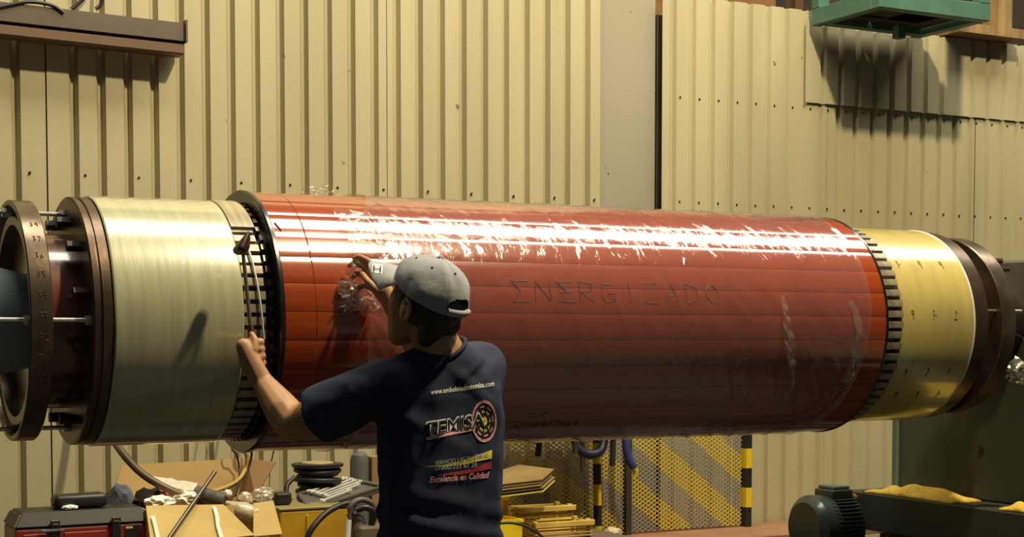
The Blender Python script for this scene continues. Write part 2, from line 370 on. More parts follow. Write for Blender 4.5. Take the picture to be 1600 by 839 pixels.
# coil bars next to the red body, left
xk0, xk1, xbk = xs(384, .35), xs(416, .35), xs(441, .39)
rpart('bar_bed', [(xsl1 - .002, .337), (xbk, .337)], blackv)
def bars(n, x0, x1, r0, r1, name, mt, half, jit=.0):
    bm = B(); seg = 3; V = []
    for r in (r0, r1):
        for x in (x0, x1):
            V.append([bm.verts.new((x, -r * math.cos(half * (2 * i / seg - 1)), r * math.sin(half * (2 * i / seg - 1)))) for i in range(seg + 1)])
    a, b, c, d = V
    for i in range(seg):
        bm.faces.new((c[i], c[i + 1], d[i + 1], d[i])); bm.faces.new((a[i + 1], a[i], b[i], b[i + 1]))
        bm.faces.new((a[i], a[i + 1], c[i + 1], c[i])); bm.faces.new((b[i + 1], b[i], d[i], d[i + 1]))
    bm.faces.new((a[0], c[0], d[0], b[0])); bm.faces.new((a[-1], b[-1], d[-1], c[-1]))
    me = mesh_of(bm, name, True, 25); me.materials.append(mt)
    for k in range(n):
        o = bpy.data.objects.new(name, me); COL.objects.link(o); o.parent = rot
        o.matrix_parent_inverse = Matrix.Translation(LOCS[rot.name]).inverted()
        o.location = (random.uniform(-jit, jit), 0, ZA); o.rotation_euler = (2 * PI * k / n + random.uniform(-.006, .006), 0, 0)
NB = 60
bars(NB, xsl1 + .003, xk1, .335, .3515, 'coil_bar', copper, .033, .002)
bars(NB, xk1 + .010, xbk - .012, .335, .356, 'coil_clip', steell, .026, .003)
# broad pale band lying over the bars on the upper side
bm = B(); n = 40; V = []
for i in range(n + 1):
    a = math.radians(48 + 130 * i / n)
    V.append([bm.verts.new((x, -r * math.cos(a), ZA + r * math.sin(a))) for x, r in ((xsl1 + .001, .353), (xsl1 + .001, .360), (xk1 + .004, .360), (xk1 + .004, .353))])
for p, q in zip(V, V[1:]):
    for j in range(4): bm.faces.new((p[j], p[(j + 1) % 4], q[(j + 1) % 4], q[j]))
bm.faces.new(V[0]); bm.faces.new(V[-1][::-1]); obj('banding_tape', bm, tapem, rot, True)
rpart('black_ring', ring_prof(xbk - .005, xbk + .012, .33, .3925, .004), blackv, True)
# white tie strip lying across the bars
bm = B(); tube(bm, [Vector((xs(400 + k * 2.2, .36), -.359 * math.cos(a), ZA + .359 * math.sin(a))) for k, a in enumerate([math.radians(d) for d in (34, 28, 20, 12, 4, -3, -8)])], .0035, 6)
obj('tie_strip', bm, whitep, rot, True)
# red body: core and 30 slot wedges
xe1 = xs(1385, RB)
rpart('core', [(xbk, .384), (xe1, .384)], rust)
NW = 30; half = PI / NW - .0022
bm = B(); seg = 7; xw = [xbk + .012, -0.792, -0.788, xe1]
cols = []
for r, hh in ((.3845, half), (RB - .0012, half), (RB, half - .003)):
    pass
ang = [half * (2 * i / seg - 1) for i in range(seg + 1)]
def wr_(i): return RB - .0016 if i in (0, seg) else RB
st = [(xw[0], 0), (xw[1], 0), ((xw[1] + xw[2]) / 2, .0016), (xw[2], 0), (xw[3], 0)]
G = [[bm.verts.new((x, -(wr_(i) - d) * math.cos(a), (wr_(i) - d) * math.sin(a))) for i, a in enumerate(ang)] for x, d in st]
Lo = [[bm.verts.new((x, -.3835 * math.cos(a), .3835 * math.sin(a))) for a in (ang[0], ang[-1])] for x, d in st]
for g, h2, l, l2 in zip(G, G[1:], Lo, Lo[1:]):
    for i in range(seg): bm.faces.new((g[i], g[i + 1], h2[i + 1], h2[i]))
    bm.faces.new((l[0], g[0], h2[0], l2[0])); bm.faces.new((g[-1], l[1], l2[1], h2[-1]))
for g, l in ((G[0], Lo[0]), (G[-1], Lo[-1])): bm.faces.new([l[0]] + g + [l[1]])
me = mesh_of(bm, 'slot_wedge', True, 15); me.materials.append(redv)
for k in range(NW):
    o = bpy.data.objects.new('slot_wedge', me); COL.objects.link(o); o.parent = rot
    o.matrix_parent_inverse = Matrix.Translation(LOCS[rot.name]).inverted(); o.location = (0, 0, ZA); o.rotation_euler = (2 * PI * k / NW + math.radians(2), 0, 0)
# right end of the body
xq0, xq1 = xs(1389, .37), xs(1407, .36)
rpart('black_ring', ring_prof(xe1 + .001, xe1 + .012, .33, .3915, .004), blackv, True)
rpart('bar_bed', [(xe1, .334), (xq1 + .02, .334)], blackv)
bars(NB, xe1 + .015, xq1 + .012, .332, .362, 'coil_bar', copper, .032, .004)
xv1 = xs(1522, .357)
rpart('right_sleeve', [(xq1 + .013, .30), (xq1 + .013, .3535), (xq1 + .018, .357), (xv1 - .003, .357), (xv1, .354), (xv1, .30)], sleeve2, True)
rpart('white_edge_ring', ring_prof(xv1 + .0005, xv1 + .009, .30, .3585, .003), whitep, True)
xv2 = xs(1546, .352)
rpart('end_disc', ring_prof(xv1 + .0095, xv2, .08, .352, .004), steelb, True)
xn0, xn1 = xs(1567, .336), xs(1589, .336)
rpart('inner_drum', [(xv2 - .01, .246), (xn0 + .01, .246)], rust)
rpart('end_ring', [(xn0, .2), (xn0, .332), (xn0 + .004, .336), (xn1 - .004, .336), (xn1, .332), (xn1, .2)], steell, True)
for k in range(4):
    a = PI - .17 + k * PI / 2; r = .302; y, z = r * math.cos(a), ZA + r * math.sin(a)
    bm = B(); cyl(bm, (xv2 - .004, y, z), (xn1 + .06, y, z), .0065, seg=10); o = obj('threaded_stud', bm, stud, rot, True)
    bm = B(); cyl(bm, (xn1, y, z), (xn1 + .014, y, z), .014, seg=6); obj('nut', bm, stud, o)
for a in (2.40, 2.25):
    bm = B(); r = .31; y, z = r * math.cos(a), ZA + r * math.sin(a); cyl(bm, (xn1, y, z), (xn1 + .06, y, z), .011, seg=6); obj('bolt_head', bm, steell, rot)
rpart('collar', [(xn1 + .001, .08), (xn1 + .001, .15), (xn1 + .14, .15), (xn1 + .15, .14), (xn1 + .15, .08)], mat('bright_collar', (.62, .60, .45), .3, .6), True)
bm = B(); c = PX(1588, 580, xn1 + .07); crumple(bm, c, (.04, .04, .045), 4, .5, 3); obj('foil_knot', bm, mat('foil', (.75, .74, .66), .18, .9), rot)

# marks written on the rotor (stroke letters following the curved surface)
STROKES = {'E': [[(.9, 1), (0, 1), (.45, .5), (0, 0), (.95, 0)]], 'N': [[(0, 0), (.05, 1), (.8, .05), (.85, 1)]], 'e': [[(.9, 1), (0, .97), (.5, .52), (0, .02), (1, 0)], [(.1, .5), (.8, .5)]],
 'R': [[(0, 0), (.02, 1), (.7, .9), (.65, .55), (.05, .5), (.8, 0)]], 'G': [[(.7, .9), (.1, .9), (0, .3), (.2, 0), (.75, .1), (.75, .45), (.4, .45)]], 'I': [[(.4, 1), (.4, 0)]],
 'Z': [[(0, 1), (.8, 1), (0, 0), (.85, 0)]], 'A': [[(0, 0), (.4, 1), (.8, 0)], [(.15, .4), (.65, .4)]], 'D': [[(.05, 0), (.05, 1), (.7, .8), (.75, .2), (.05, 0)]], 'O': [[(.4, 1), (.05, .7), (.05, .3), (.4, 0), (.75, .3), (.75, .7), (.4, 1)]],
 'K': [[(0, 1), (0, 0)], [(.7, 1), (0, .5), (.75, 0)]], '3': [[(.1, 1), (.7, .95), (.3, .55), (.7, .3), (.1, 0)]], '6': [[(.6, 1), (.1, .5), (.2, .05), (.65, .15), (.6, .45), (.1, .4)]], '5': [[(.7, 1), (.1, 1), (.1, .55), (.65, .45), (.6, .05), (.1, 0)]],
 '4': [[(.1, 1), (.05, .5), (.7, .5)], [(.6, 1), (.55, 0)]], '2': [[(.1, .8), (.4, 1), (.7, .75), (.05, 0), (.8, 0)]], '7': [[(0, 1), (.7, 1), (.3, 0)]], '-': [[(.1, .5), (.8, .5)]], '1': [[(.2, .8), (.45, 1), (.45, 0)]], '9': [[(.6, .6), (.15, .6), (.2, 1), (.65, .95), (.6, 0)]]}
def write(txt, name, x0, x1, a0, a1, r, par, mt=ink, lw=.002, vertical=False):
    """letters between axial x0..x1, angle a0 (foot) .. a1 (head), on radius r"""
    bm = B(); n = len(txt)
    for i, ch in enumerate(txt):
        for s in STROKES.get(ch, []):
            pts = []
            for (u, v), (u2, v2) in zip(s, s[1:]):
                for k in range(4): pts.append((u + (u2 - u) * k / 4, v + (v2 - v) * k / 4))
            pts.append(s[-1]); P = []
            for u, v in pts:
                x = x0 + (x1 - x0) * (i + .82 * u) / n; a = a0 + (a1 - a0) * v
                P.append(Vector((x, -r * math.cos(a), ZA + r * math.sin(a))))
            tube(bm, P, lw, 4, False)
    return obj(name, bm, mt, par)
def ang_of(py, px, r): p = PY(px, py, -r); return math.asin(max(-1, min(1, (p.z - ZA) / r)))
write('ENeRGIZADO', 'writing', xs(803, RB), xs(1136, RB), ang_of(473, 950, RB), ang_of(441, 950, RB), RB + .0003, rot, lw=.0016)
write('OK', 'writing', xs(884, RB) - .06, xs(920, RB) - .06, math.radians(-50), math.radians(-46), RB + .0005, rot)
write('ENeRGIZADO', 'writing', xs(872, RB) - .06, xs(975, RB) - .06, math.radians(-57), math.radians(-53), RB + .0005, rot)
for k, t in enumerate(('39', '37', '36', '35', '34', '33', '32', '31', '29')):
    a = math.radians(48 - k * 9.5); write(t, 'ring_number', xr0 + .022, xr0 + .048, a, a + .05, .3362, er, lw=.0013)
for r_, ag in enumerate((34, 3, -31, -47)):
    for j in range(3): write(random.choice(('9', '3-', '2', '7')), 'sleeve_mark', xq1 + .045 + j * .10 + r_ * .008, xq1 + .065 + j * .10 + r_ * .008, math.radians(ag), math.radians(ag + 5), .3573, rot, lw=.0016)
bm = B(); tube(bm, [Vector((xs(p, RB) , -(RB + .0003) * math.cos(a), ZA + (RB + .0003) * math.sin(a))) for p, a in ((452, .80), (455, .76), (458, .72))], .003, 5); obj('writing', bm, ink, rot)

# clear stretch film wound round the body
film = film_mat('clear_film', (0.62, 0.38, 0.40), .10, .12, .8, 26)
film2 = film_mat('loose_film', (0.80, 0.74, 0.68), .10, .08, .8, 40)
fx0, fx1 = -0.64, 1.185
bm = B(); NX, NA = 230, 220; V = []
for i in range(NX + 1):
    row = []
    for j in range(NA):
        a = 2 * PI * j / NA; t = i / NX
        ca, sa = math.cos(a), math.sin(a)
        e0_ = fx0 + .05 * noise.noise(Vector((ca * 2, sa * 2, 3))) + .10 * max(0, sa); e1_ = fx1 + .025 * noise.noise(Vector((ca * 1.5, sa * 1.5, 9))) + .03 * sa
        x = e0_ + (e1_ - e0_) * t
        ph = (x * 5.2 + a / (2 * PI) * 8.0 + .5 * noise.noise(Vector((x * 2, ca * 1.2, sa * 1.2)))); fr = ph - math.floor(ph)
        ridge = .006 * math.exp(-((fr - .5) / .025) ** 2) * (.5 + .8 * noise.noise(Vector((x * 3, ca * 3, sa * 3))) ) + .0016 * fr
        wr2 = .0012 * noise.noise(Vector((x * 26 + a * 1.5, ca * 9, sa * 9))) + .0007 * noise.noise(Vector((x * 60, ca * 20, sa * 20)))
        edge = .005 * math.exp(-((1 - t) / .006) ** 2) + .005 * math.exp(-(t / .006) ** 2)
        r = RB + .0035 + max(-.002, ridge + wr2 + edge)
        row.append(bm.verts.new((x, -r * ca, ZA + r * sa)))
    V.append(row)
for i in range(NX):
    for j in range(NA): bm.faces.new((V[i][j], V[i][(j + 1) % NA], V[i + 1][(j + 1) % NA], V[i + 1][j]))
setp(obj('film_wrap', bm, film, rot, True, 180), 'clear wrinkled stretch film')
def ribbon(pts, w, seed, name, par, mt=film2, amp=.3):
    """crumpled strip of film following points"""
    P = spline(pts, 10); bm = B(); rows = []
    for i, p in enumerate(P):
        d = (P[min(i + 1, len(P) - 1)] - P[max(0, i - 1)]).normalized(); s = d.cross(Vector((0, -1, .2))).normalized(); nn = s.cross(d)
        t = i / (len(P) - 1); ww = w(t) if callable(w) else w
        rows.append([bm.verts.new(p + s * ww * (k / 8 - .5) + nn * ww * amp * noise.noise(Vector((k * .7, i * .35, seed))) * 1.6) for k in range(9)])
    for a, b in zip(rows, rows[1:]):
        for k in range(8): bm.faces.new((a[k], a[k + 1], b[k + 1], b[k]))
    return obj(name, bm, mt, par, True, 180)
def onr(px, py, off=.006): 
    a = ang_of(py, px, RB); p = PY(px, py, -(RB + off) * math.cos(a)); return p
ribbon([onr(1222, 462), onr(1228, 492, .012), onr(1234, 535, .016), onr(1238, 570, .02), onr(1239, 606, .03)], lambda t: .014 + .022 * math.sin(t * PI), 3, 'film_tail', rot)
ribbon([onr(562, 330, .01), onr(575, 372, .012), onr(580, 400, .02)], lambda t: .17 - .06 * t, 8, 'film_flap', rot, amp=.14)
ribbon([onr(1330, 470, .004), onr(1342, 520, .008), onr(1330, 580, .008), onr(1318, 598, .01)], .03, 5, 'film_tail', rot)
tp_ = Vector((xs(470, RB) + .15, .02, ZA + RB + .004))
ribbon([tp_, tp_ + Vector((.03, -.01, .008)), tp_ + Vector((.06, 0, .003)), tp_ + Vector((.085, 0, .02)), tp_ + Vector((.11, 0, .0))], .035, 6, 'film_tail', rot)

# ------------------------------------------------------------------ bearing stand at right, with base, and left stand out of frame
green = mat('dark_green_machine_paint', (0.035, 0.047, 0.036), 0.55, 0, (0.05, 0.055, 0.04), 5, bump=.08, bscale=12)
greenl = mat('lid_and_lit_edge_green', (0.10, 0.15, 0.09), 0.5)
greyst = mat('grey_steel_slab', (0.10, 0.085, 0.075), 0.55, 0, (0.07, 0.06, 0.055), 6)
SXL, ZB = 2.2, PX(1395, 765, 2.2).z
ye = PX(1396, 720, SXL).y
st = thing('bearing_stand', (2.3, 0, ZB), 'dark green steel bearing stand carrying the right shaft end', 'machine stand')
prt('face_plate', (SXL, -1.0, ZB + .001), (SXL + .16, ye - .035, 1.50), green, st, .006)
prt('lit_edge_strip', (SXL - .012, ye - .034, ZB + .001), (SXL + .16, ye, 1.50), greenl, st, .004)  # paler green, the light on this edge put into its colour
prt('bearing_cap', (SXL + .005, -.42, 1.501), (SXL + .16, ye - .1, PX(1590, 406, SXL).z), greyst, st, .01)
hp = PX(1533, 703, SXL)
bm = B(); box(bm, (SXL - .004, hp.y - .012, hp.z - .014), (SXL + .01, hp.y + .012, hp.z + .014)); obj('square_hole', bm, black, st)
bm = B(); cyl(bm, (SXL - .05, 0, ZA), (SXL + .002, 0, ZA), .13, seg=32); obj('bearing', bm, blackv, st, True)
bs = thing('machine_base', (2.6, -.5, 0), 'dark steel machine base slab under the green bearing stand', 'machine base')
yb = PX(1317, 767, 2.0).y; zs_ = ZB - .155
prt('top_slab', (2.0, -2.2, zs_), (3.1, yb, ZB), green, bs, .004)
prt('pedestal', (2.03, -2.1, 0.0), (3.05, PX(1390, 825, 2.03).y, zs_ - .001), green, bs, .004)
q = PX(1335, 779, 2.0)
bm = B(); cyl(bm, (1.985, q.y, q.z), (2.0, q.y, q.z), .022, seg=16); obj('bolt', bm, mat('brass', (.45, .27, .08), .4, .6), bs, True)
sand = mat('sawdust', (0.88, 0.62, 0.10), 0.9, 0, (0.75, 0.48, 0.06), 40, bump=.5, bscale=120)
def heap(x0, x1, y0, y1, hh, seed, label):
    bm = B(); n, k = 30, 16; V = []
    for i in range(n + 1):
        row = []
        for j in range(k + 1):
            u, v = i / n, j / k; s = (max(0, math.sin(PI * u)) ** .5) * (max(0, math.sin(PI * v)) ** .5)
            row.append(bm.verts.new((x0 + (x1 - x0) * v, y0 + (y1 - y0) * u, ZB + .0015 + hh * s * (.75 + .7 * noise.noise(Vector((u * 6, v * 3, seed)))))))
        V.append(row)
    for i in range(n):
        for j in range(k): bm.faces.new((V[i][j], V[i][j + 1], V[i + 1][j + 1], V[i + 1][j]))
    rim = [V[i][0] for i in range(n + 1)] + V[n][1:] + [V[i][k] for i in range(n - 1, -1, -1)] + V[0][-2:0:-1]
    bm.faces.new(rim[::-1])
    setp(obj('sawdust_heap', bm, sand, smooth=True, ang=180), label, 'sawdust', None, 'stuff')
heap(2.004, 2.185, PX(1490, 782, 2.02).y, PX(1350, 770, 2.02).y, .045, 1, 'long yellow heap of sawdust at the foot of the stand')
heap(2.004, 2.185, PX(1640, 800, 2.02).y, PX(1560, 792, 2.02).y, .04, 2, 'small yellow heap of sawdust at the right edge')
# motor beside the base
mg = mat('dark_green_motor_paint', (0.035, 0.05, 0.042), 0.32, 0.2, (0.05, 0.06, 0.05), 8, coat=.2)
my, mz, mr = .62, PY(1290, 822, .62).z, .135
xm0, xm1 = PY(1256, 820, my).x, 1.97
mo = thing('electric_motor', ((xm0 + xm1) / 2, my, mz - mr), 'dark green round electric motor left of the machine base', 'motor')
def mpart(name, prof, mt=mg, ang=30):
    bm = B(); lathe(bm, prof, 48, True); bm.transform(Matrix.Translation((0, my, mz))); return obj(name, bm, mt, mo, True, ang)
mpart('fan_cover', [(xm0, .002), (xm0, mr - .03), (xm0 + .02, mr - .006), (xm0 + .03, mr), (xm0 + .10, mr), (xm0 + .10, .002)])
mpart('motor_body', [(xm0 + .101, .03), (xm0 + .101, mr - .012), (xm1 - .04, mr - .012), (xm1 - .04, .03)])
mpart('end_shield', [(xm1 - .039, .03), (xm1 - .039, mr - .004), (xm1 - .015, mr - .004), (xm1, .07), (xm1, .03)])
prt('terminal_box', (xm0 + .10, my - .06, mz + mr - .03), (xm0 + .21, my + .06, mz + mr + .022), mg, mo, .005)
prt('terminal_lid', (xm0 + .115, my - .052, mz + mr + .0225), (xm0 + .20, my + .052, mz + mr + .036), greenl, mo, .003)
for k in range(14):
    a = PI * .55 + k * .13; y, z = my + (mr - .006) * math.cos(a), mz + (mr - .006) * math.sin(a)
    R = Matrix.Rotation(a, 3, 'X'); bm = B(); obox(bm, ((xm0 + xm1) / 2 + .03, y, z), (.14, .016, .004), R); obj('cooling_fin', bm, mg, mo)
for s in (-1, 1): prt('foot', (xm0 + .12, my + s * .09 - .03, 0.40), (xm1 - .05, my + s * .09 + .03, mz - .09), mg, mo)
bm = B(); box(bm, (xm0 - .02, my - .2, 0), (1.985, my + .2, .398)); setp(obj('motor_plinth', bm, concrete), 'concrete plinth carrying the electric motor', 'plinth')
# left pedestal beyond the frame edge
ls = thing('support_pedestal', (-2.75, 0, 0), 'dark green pedestal carrying the left shaft end beyond the frame', 'pedestal')
prt('column', (-2.88, -.25, 0), (-2.65, .25, ZA - .12), green, ls, .006)
prt('bearing_block', (-2.88, -.16, ZA - .119), (-2.65, .16, ZA + .13), greyst, ls, .01)

# ================================================================== bench, clutter behind the rotor
BZ = .62
card = mat('cardboard', (0.50, 0.335, 0.13), 0.85, 0, (0.44, 0.285, 0.105), 4)
cardl = mat('yellow_cardboard', (0.62, 0.46, 0.17), 0.85, 0, (0.56, 0.40, 0.14), 4)
cardd = mat('brown_cardboard', (0.26, 0.15, 0.06), 0.85)
redp = mat('red_plastic', (0.22, 0.022, 0.012), 0.4)
bluerag = mat('blue_grey_cloth', (0.12, 0.13, 0.17), 0.9, 0, (0.07, 0.075, 0.10), 20)
brownh = mat('brown_hose_rubber', (0.060, 0.034, 0.014), 0.42, 0, (0.13, 0.075, 0.028), 5)
steelr = mat('dark_rod_steel', (0.13, 0.10, 0.075), 0.35, .7)
whitec = mat('white_cloth', (0.90, 0.87, 0.76), 0.85, bump=.4, bscale=60)
yellowp = mat('amber_plastic', (0.52, 0.30, 0.015), 0.45, 0, (0.40, 0.22, 0.012), 6)
yelbox = mat('bright_yellow_plastic', (0.82, 0.62, 0.015), 0.45)
greyp = mat('grey_plastic', (0.085, 0.078, 0.07), 0.5, 0, (0.11, 0.10, 0.09), 8)
chrome = mat('chrome', (0.88, 0.86, 0.80), 0.30, 0.35, spec=1.0)
beigep = mat('beige_plastic_film', (0.56, 0.46, 0.32), 0.35, 0, (0.46, 0.37, 0.26), 12, coat=.5, bump=.5, bscale=40)
greyc = mat('grey_duct_paint', (0.085, 0.09, 0.09), 0.5)
benchm = mat('bench_timber', (0.14, 0.09, 0.05), 0.8, 0, (0.10, 0.065, 0.035), 5, stretch=(.6, 4, 4))
rustp = mat('rust_plate', (0.30, 0.155, 0.075), 0.75, 0, (0.23, 0.11, 0.055), 5, bump=.15, bscale=30)
def px_x(px, py, y): return PY(px, py, y).x
def px_z(px, py, y): return PY(px, py, y).z
# bench
bx0, bx1 = px_x(-60, 800, 1.2), px_x(930, 830, 1.6)
bt = thing('work_bench', ((bx0 + bx1) / 2, 1.5, 0), 'timber work bench behind the rotor under the tools and boxes', 'bench')
for k in range(4): prt('plank', (bx0, 1.0 + .24 * k, BZ - .045), (bx1, 1.236 + .24 * k, BZ), benchm, bt, .003)
for x in (bx0 + .05, (bx0 + bx1) / 2, bx1 - .13):
    for y in (1.04, 1.84): prt('leg', (x, y, 0), (x + .08, y + .08, BZ - .046), benchm, bt, .004)
for y in (1.06, 1.86): prt('apron', (bx0 + .14, y, BZ - .16), (bx1 - .14, y + .03, BZ - .047), benchm, bt, .002)

# toolbox
ty = 1.35
ax, bx_ = px_x(23, 830, ty), px_x(228, 830, ty); zl0 = px_z(130, 822, ty); zl1 = px_z(130, 797, ty + .02)
tb = thing('toolbox', ((ax + bx_) / 2, ty + .11, BZ), 'red plastic toolbox with black lid on the bench, far left', 'toolbox')
bm = B(); rbox(bm, ((ax + bx_) / 2, ty + .115, (BZ + zl0) / 2 + .0005), (bx_ - ax, .23, zl0 - BZ - .001), None, .008); obj('body', bm, redp, tb)
bm = B(); vs = box(bm, (ax - .006, ty - .008, zl0 + .001), (bx_ + .003, ty + .24, zl1))
for v in vs:
    if v.co.z > zl1 - .001: v.co.x += .03 if v.co.x < (ax + bx_) / 2 else -.006; v.co.y += .025 if v.co.y < ty + .1 else -.02
bmesh.ops.bevel(bm, geom=bm.edges[:], offset=.008, segments=2, affect='EDGES'); lid = obj('lid', bm, blackp, tb)
for px in (85, 180):
    x = px_x(px, 820, ty); o = prt('latch', (x - .017, ty - .022, zl0 - .055), (x + .017, ty - .009, zl0 + .03), blackp, tb, .003)
    prt('catch', (x - .011, ty - .026, zl0 + .012), (x + .011, ty - .0225, zl0 + .018), stud, o, 0)
for a, b in ((36, 72), (100, 166)): prt('front_panel', (px_x(a, 830, ty), ty - .006, BZ + .03), (px_x(b, 830, ty), ty - .0005, zl0 - .02), redp, tb, .002)
lb = prt('label_plate', (px_x(195, 830, ty), ty - .004, zl0 - .075), (px_x(219, 830, ty), ty - .0005, zl0 - .006), blackp, tb, 0)
prt('sticker', (px_x(196, 830, ty), ty - .0055, zl0 - .018), (px_x(207, 830, ty), ty - .0045, zl0 - .010), cardl, lb, 0)
prt('handle', (px_x(62, 826, ty), ty - .03, zl0 - .014), (px_x(98, 826, ty), ty - .012, zl0 - .002), bluerag, tb, .004)
# tool roll on the lid
y = ty + .12; bm = B(); z0 = zl1 + .001
L_, R_ = px_x(82, 790, y), px_x(165, 790, y)
rbox(bm, ((L_ + R_) / 2, y, z0 + .027), (R_ - L_, .10, .052), Matrix.Rotation(-.03, 3, 'Y'), .018, 4)
for v in bm.verts: v.co.z += .004 * noise.noise(v.co * 18); v.co.y += .004 * noise.noise(v.co * 22)
for v in bm.verts: v.co.z = max(v.co.z, z0)
setp(obj('tool_pouch', bm, blackp, smooth=True), 'black padded tool pouch lying on the toolbox lid', 'pouch')
bm = B(); c = PY(109, 789, ty + .05); crumple(bm, (c.x, c.y, z0 + .009), (.03, .018, .009), 3, .3); setp(obj('rag', bm, whitec, smooth=True), 'small crumpled white rag on the toolbox lid before the pouch', 'rag')

# cardboard box
cy0, cy1 = 1.36, 1.74
cx0, cx1 = px_x(228, 795, cy0), px_x(420, 795, cy0); cz = px_z(320, 792, cy0)
cb = thing('cardboard_box', ((cx0 + cx1) / 2, (cy0 + cy1) / 2, BZ), 'open cardboard box full of hoses and rags beside the toolbox', 'box')
prt('front_panel', (cx0, cy0, BZ + .001), (cx1, cy0 + .006, cz), cardl, cb, 0); prt('back_panel', (cx0, cy1, BZ + .001), (cx1, cy1 + .006, cz), card, cb, 0)
prt('side_panel', (cx0, cy0 + .007, BZ + .001), (cx0 + .006, cy1 - .001, cz), card, cb, 0); prt('side_panel', (cx1 - .006, cy0 + .007, BZ + .001), (cx1, cy1 - .001, cz), card, cb, 0)
prt('bottom_panel', (cx0 + .007, cy0 + .007, BZ + .001), (cx1 - .007, cy1 - .001, BZ + .007), card, cb, 0)
def flap(name, quad, mt, th=.005):
    bm = B(); P = [Vector(p) for p in quad]; n = (P[1] - P[0]).cross(P[3] - P[0]).normalized() * th
    a = [bm.verts.new(p) for p in P]; b = [bm.verts.new(p + n) for p in P]
    bm.faces.new(a); bm.faces.new(b[::-1])
    for i in range(4): bm.faces.new((a[i], a[(i + 1) % 4], b[(i + 1) % 4], b[i]))
    return obj(name, bm, mt, cb)
yb_ = cy1 + .01
flap('back_flap', [(cx0 - .04, yb_, cz), (cx1 + .0, yb_, cz), (PY(384, 716, yb_ + .03)), (PY(190, 727, yb_ + .03))], card)
flap('side_flap', [PY(386, 716, yb_ + .02), PY(431, 722, yb_ - .08), (cx1 + .03, cy1 - .12, cz + .002), (cx1 - .002, cy1 + .0, cz + .002)], cardd)
fy = cy0 - .012
f1 = flap('front_flap', [PY(228, 790, fy), PY(349, 788, fy), PY(398, 836, fy - .07), PY(236, 852, fy - .10)], cardl)
f2 = flap('front_flap', [PY(396, 786, fy), PY(427, 782, fy), PY(441, 834, fy - .07), PY(396, 838, fy - .07)], cardl)
for pts in ([(332, 791), (336, 806), (338, 822), (345, 846)], [(236, 806), (240, 822), (246, 850)]):
    bm = B(); P = [PY(x, y, fy - .012 - .10 * (y - 790) / 62.) for x, y in pts]
    for p, q in zip(P, P[1:]): 
        v = [bm.verts.new(t) for t in (p, p + Vector((.014, 0, 0)), q + Vector((.016, 0, 0)), q)]; bm.faces.new(v)
    bmesh.ops.remove_doubles(bm, verts=bm.verts[:], dist=.003)
    obj('tape_strip', bm, whitep, f1)
# contents
bm = B(); c = PY(202, 783, 1.60)
crumple(bm, (c.x - .02, 1.66, c.z - .03), (.065, .06, .085), 5, .3, 3); setp(obj('rag', bm, bluerag, smooth=True), 'crumpled blue-grey rag between toolbox and cardboard box', 'rag')
for k, (p, q, s, lab) in enumerate((((250, 783), 1.45, (.055, .04, .022), 'crumpled white rag at the left end of the cardboard box'), ((288, 778), 1.47, (.05, .04, .026), 'crumpled white rag by the steel rod in the box'))):
    bm = B(); c = PY(*p, q); crumple(bm, c, s, 11 + k, .55, 3, 4); setp(obj('rag', bm, whitec, smooth=False), lab, 'rag', 'white rags in the box')
bm = B(); c = PY(232, 775, 1.55); crumple(bm, (c.x, c.y, c.z - .03), (.06, .07, .06), 21, .4, 3); setp(obj('rag', bm, blackp, smooth=True), 'dark oily rag at the left of the cardboard box', 'rag')
bm = B(); P0 = PY(238, 748, 1.66)
rows = []
for i in range(16):
    u = i / 15; rows.append([bm.verts.new(PY(238 + 70 * u, 744 + 10 * u + 14 * v + 3 * noise.noise(Vector((u * 6, v * 4, 2))), 1.68 - .12 * v + .02 * noise.noise(Vector((u * 5, v * 5, 8))))) for v in (0, .25, .5, .75, 1)])
for a, b in zip(rows, rows[1:]):
    for k in range(4): bm.faces.new((a[k], a[k + 1], b[k + 1], b[k]))
g = bmesh.ops.solidify(bm, geom=bm.faces[:], thickness=.004)
setp(obj('paper_sheet', bm, whitec), 'bright white creased paper sheet inside the cardboard box', 'paper')
bm = B(); c = PY(262, 772, 1.56); crumple(bm, (c.x, c.y, c.z), (.04, .05, .03), 31, .3); setp(obj('rag', bm, mat('orange_cloth', (.5, .12, .015), .8), smooth=True), 'small orange rag under the white paper sheet', 'rag')
bm = B(); tube(bm, [PY(150, 560, 1.9), PY(158, 630, 1.82), PY(172, 675, 1.7), PY(190, 706, 1.6), PY(222, 740, 1.52), PY(262, 764, 1.48), PY(300, 780, 1.47), PY(330, 787, 1.50)], .0155, 12)
setp(obj('hose', bm, brownh, smooth=True, ang=60), 'thick brown rubber hose curving down into the cardboard box', 'hose')
bm = B(); cyl(bm, PY(256, 852, 1.20), PY(336, 737, 1.42), .0085, seg=12); setp(obj('steel_rod', bm, steelr, smooth=True), 'thin dark steel rod leaning across the cardboard box', 'rod')
dp = thing('duct_pipe', PY(335, 790, 1.46), 'short dark plastic pipe lying on the edge of the cardboard box', 'pipe')
bm = B(); a_, b_ = PY(306, 770, 1.50), PY(352, 783, 1.42); tube(bm, [a_, a_.lerp(b_, .5), b_], .031, 20); obj('pipe_body', bm, greyp, dp, True, 60)
bm = B(); crumple(bm, PY(356, 771, 1.42), (.016, .012, .014), 2, .4); obj('white_tag', bm, whitep, dp)
bm = B()
tube(bm, [PY(352, 786, 1.40), PY(372, 796, 1.38), PY(392, 802, 1.36), PY(404, 802, 1.35)], lambda t: .012 + .026 * math.sin(min(1, t * 1.15) * PI * .8), 14)
for v in bm.verts: v.co += Vector((.003, .003, .003)) * noise.noise(v.co * 40)
setp(obj('plastic_bag', bm, beigep, smooth=True, ang=60), 'beige twisted plastic bag hanging over the box front', 'plastic bag')
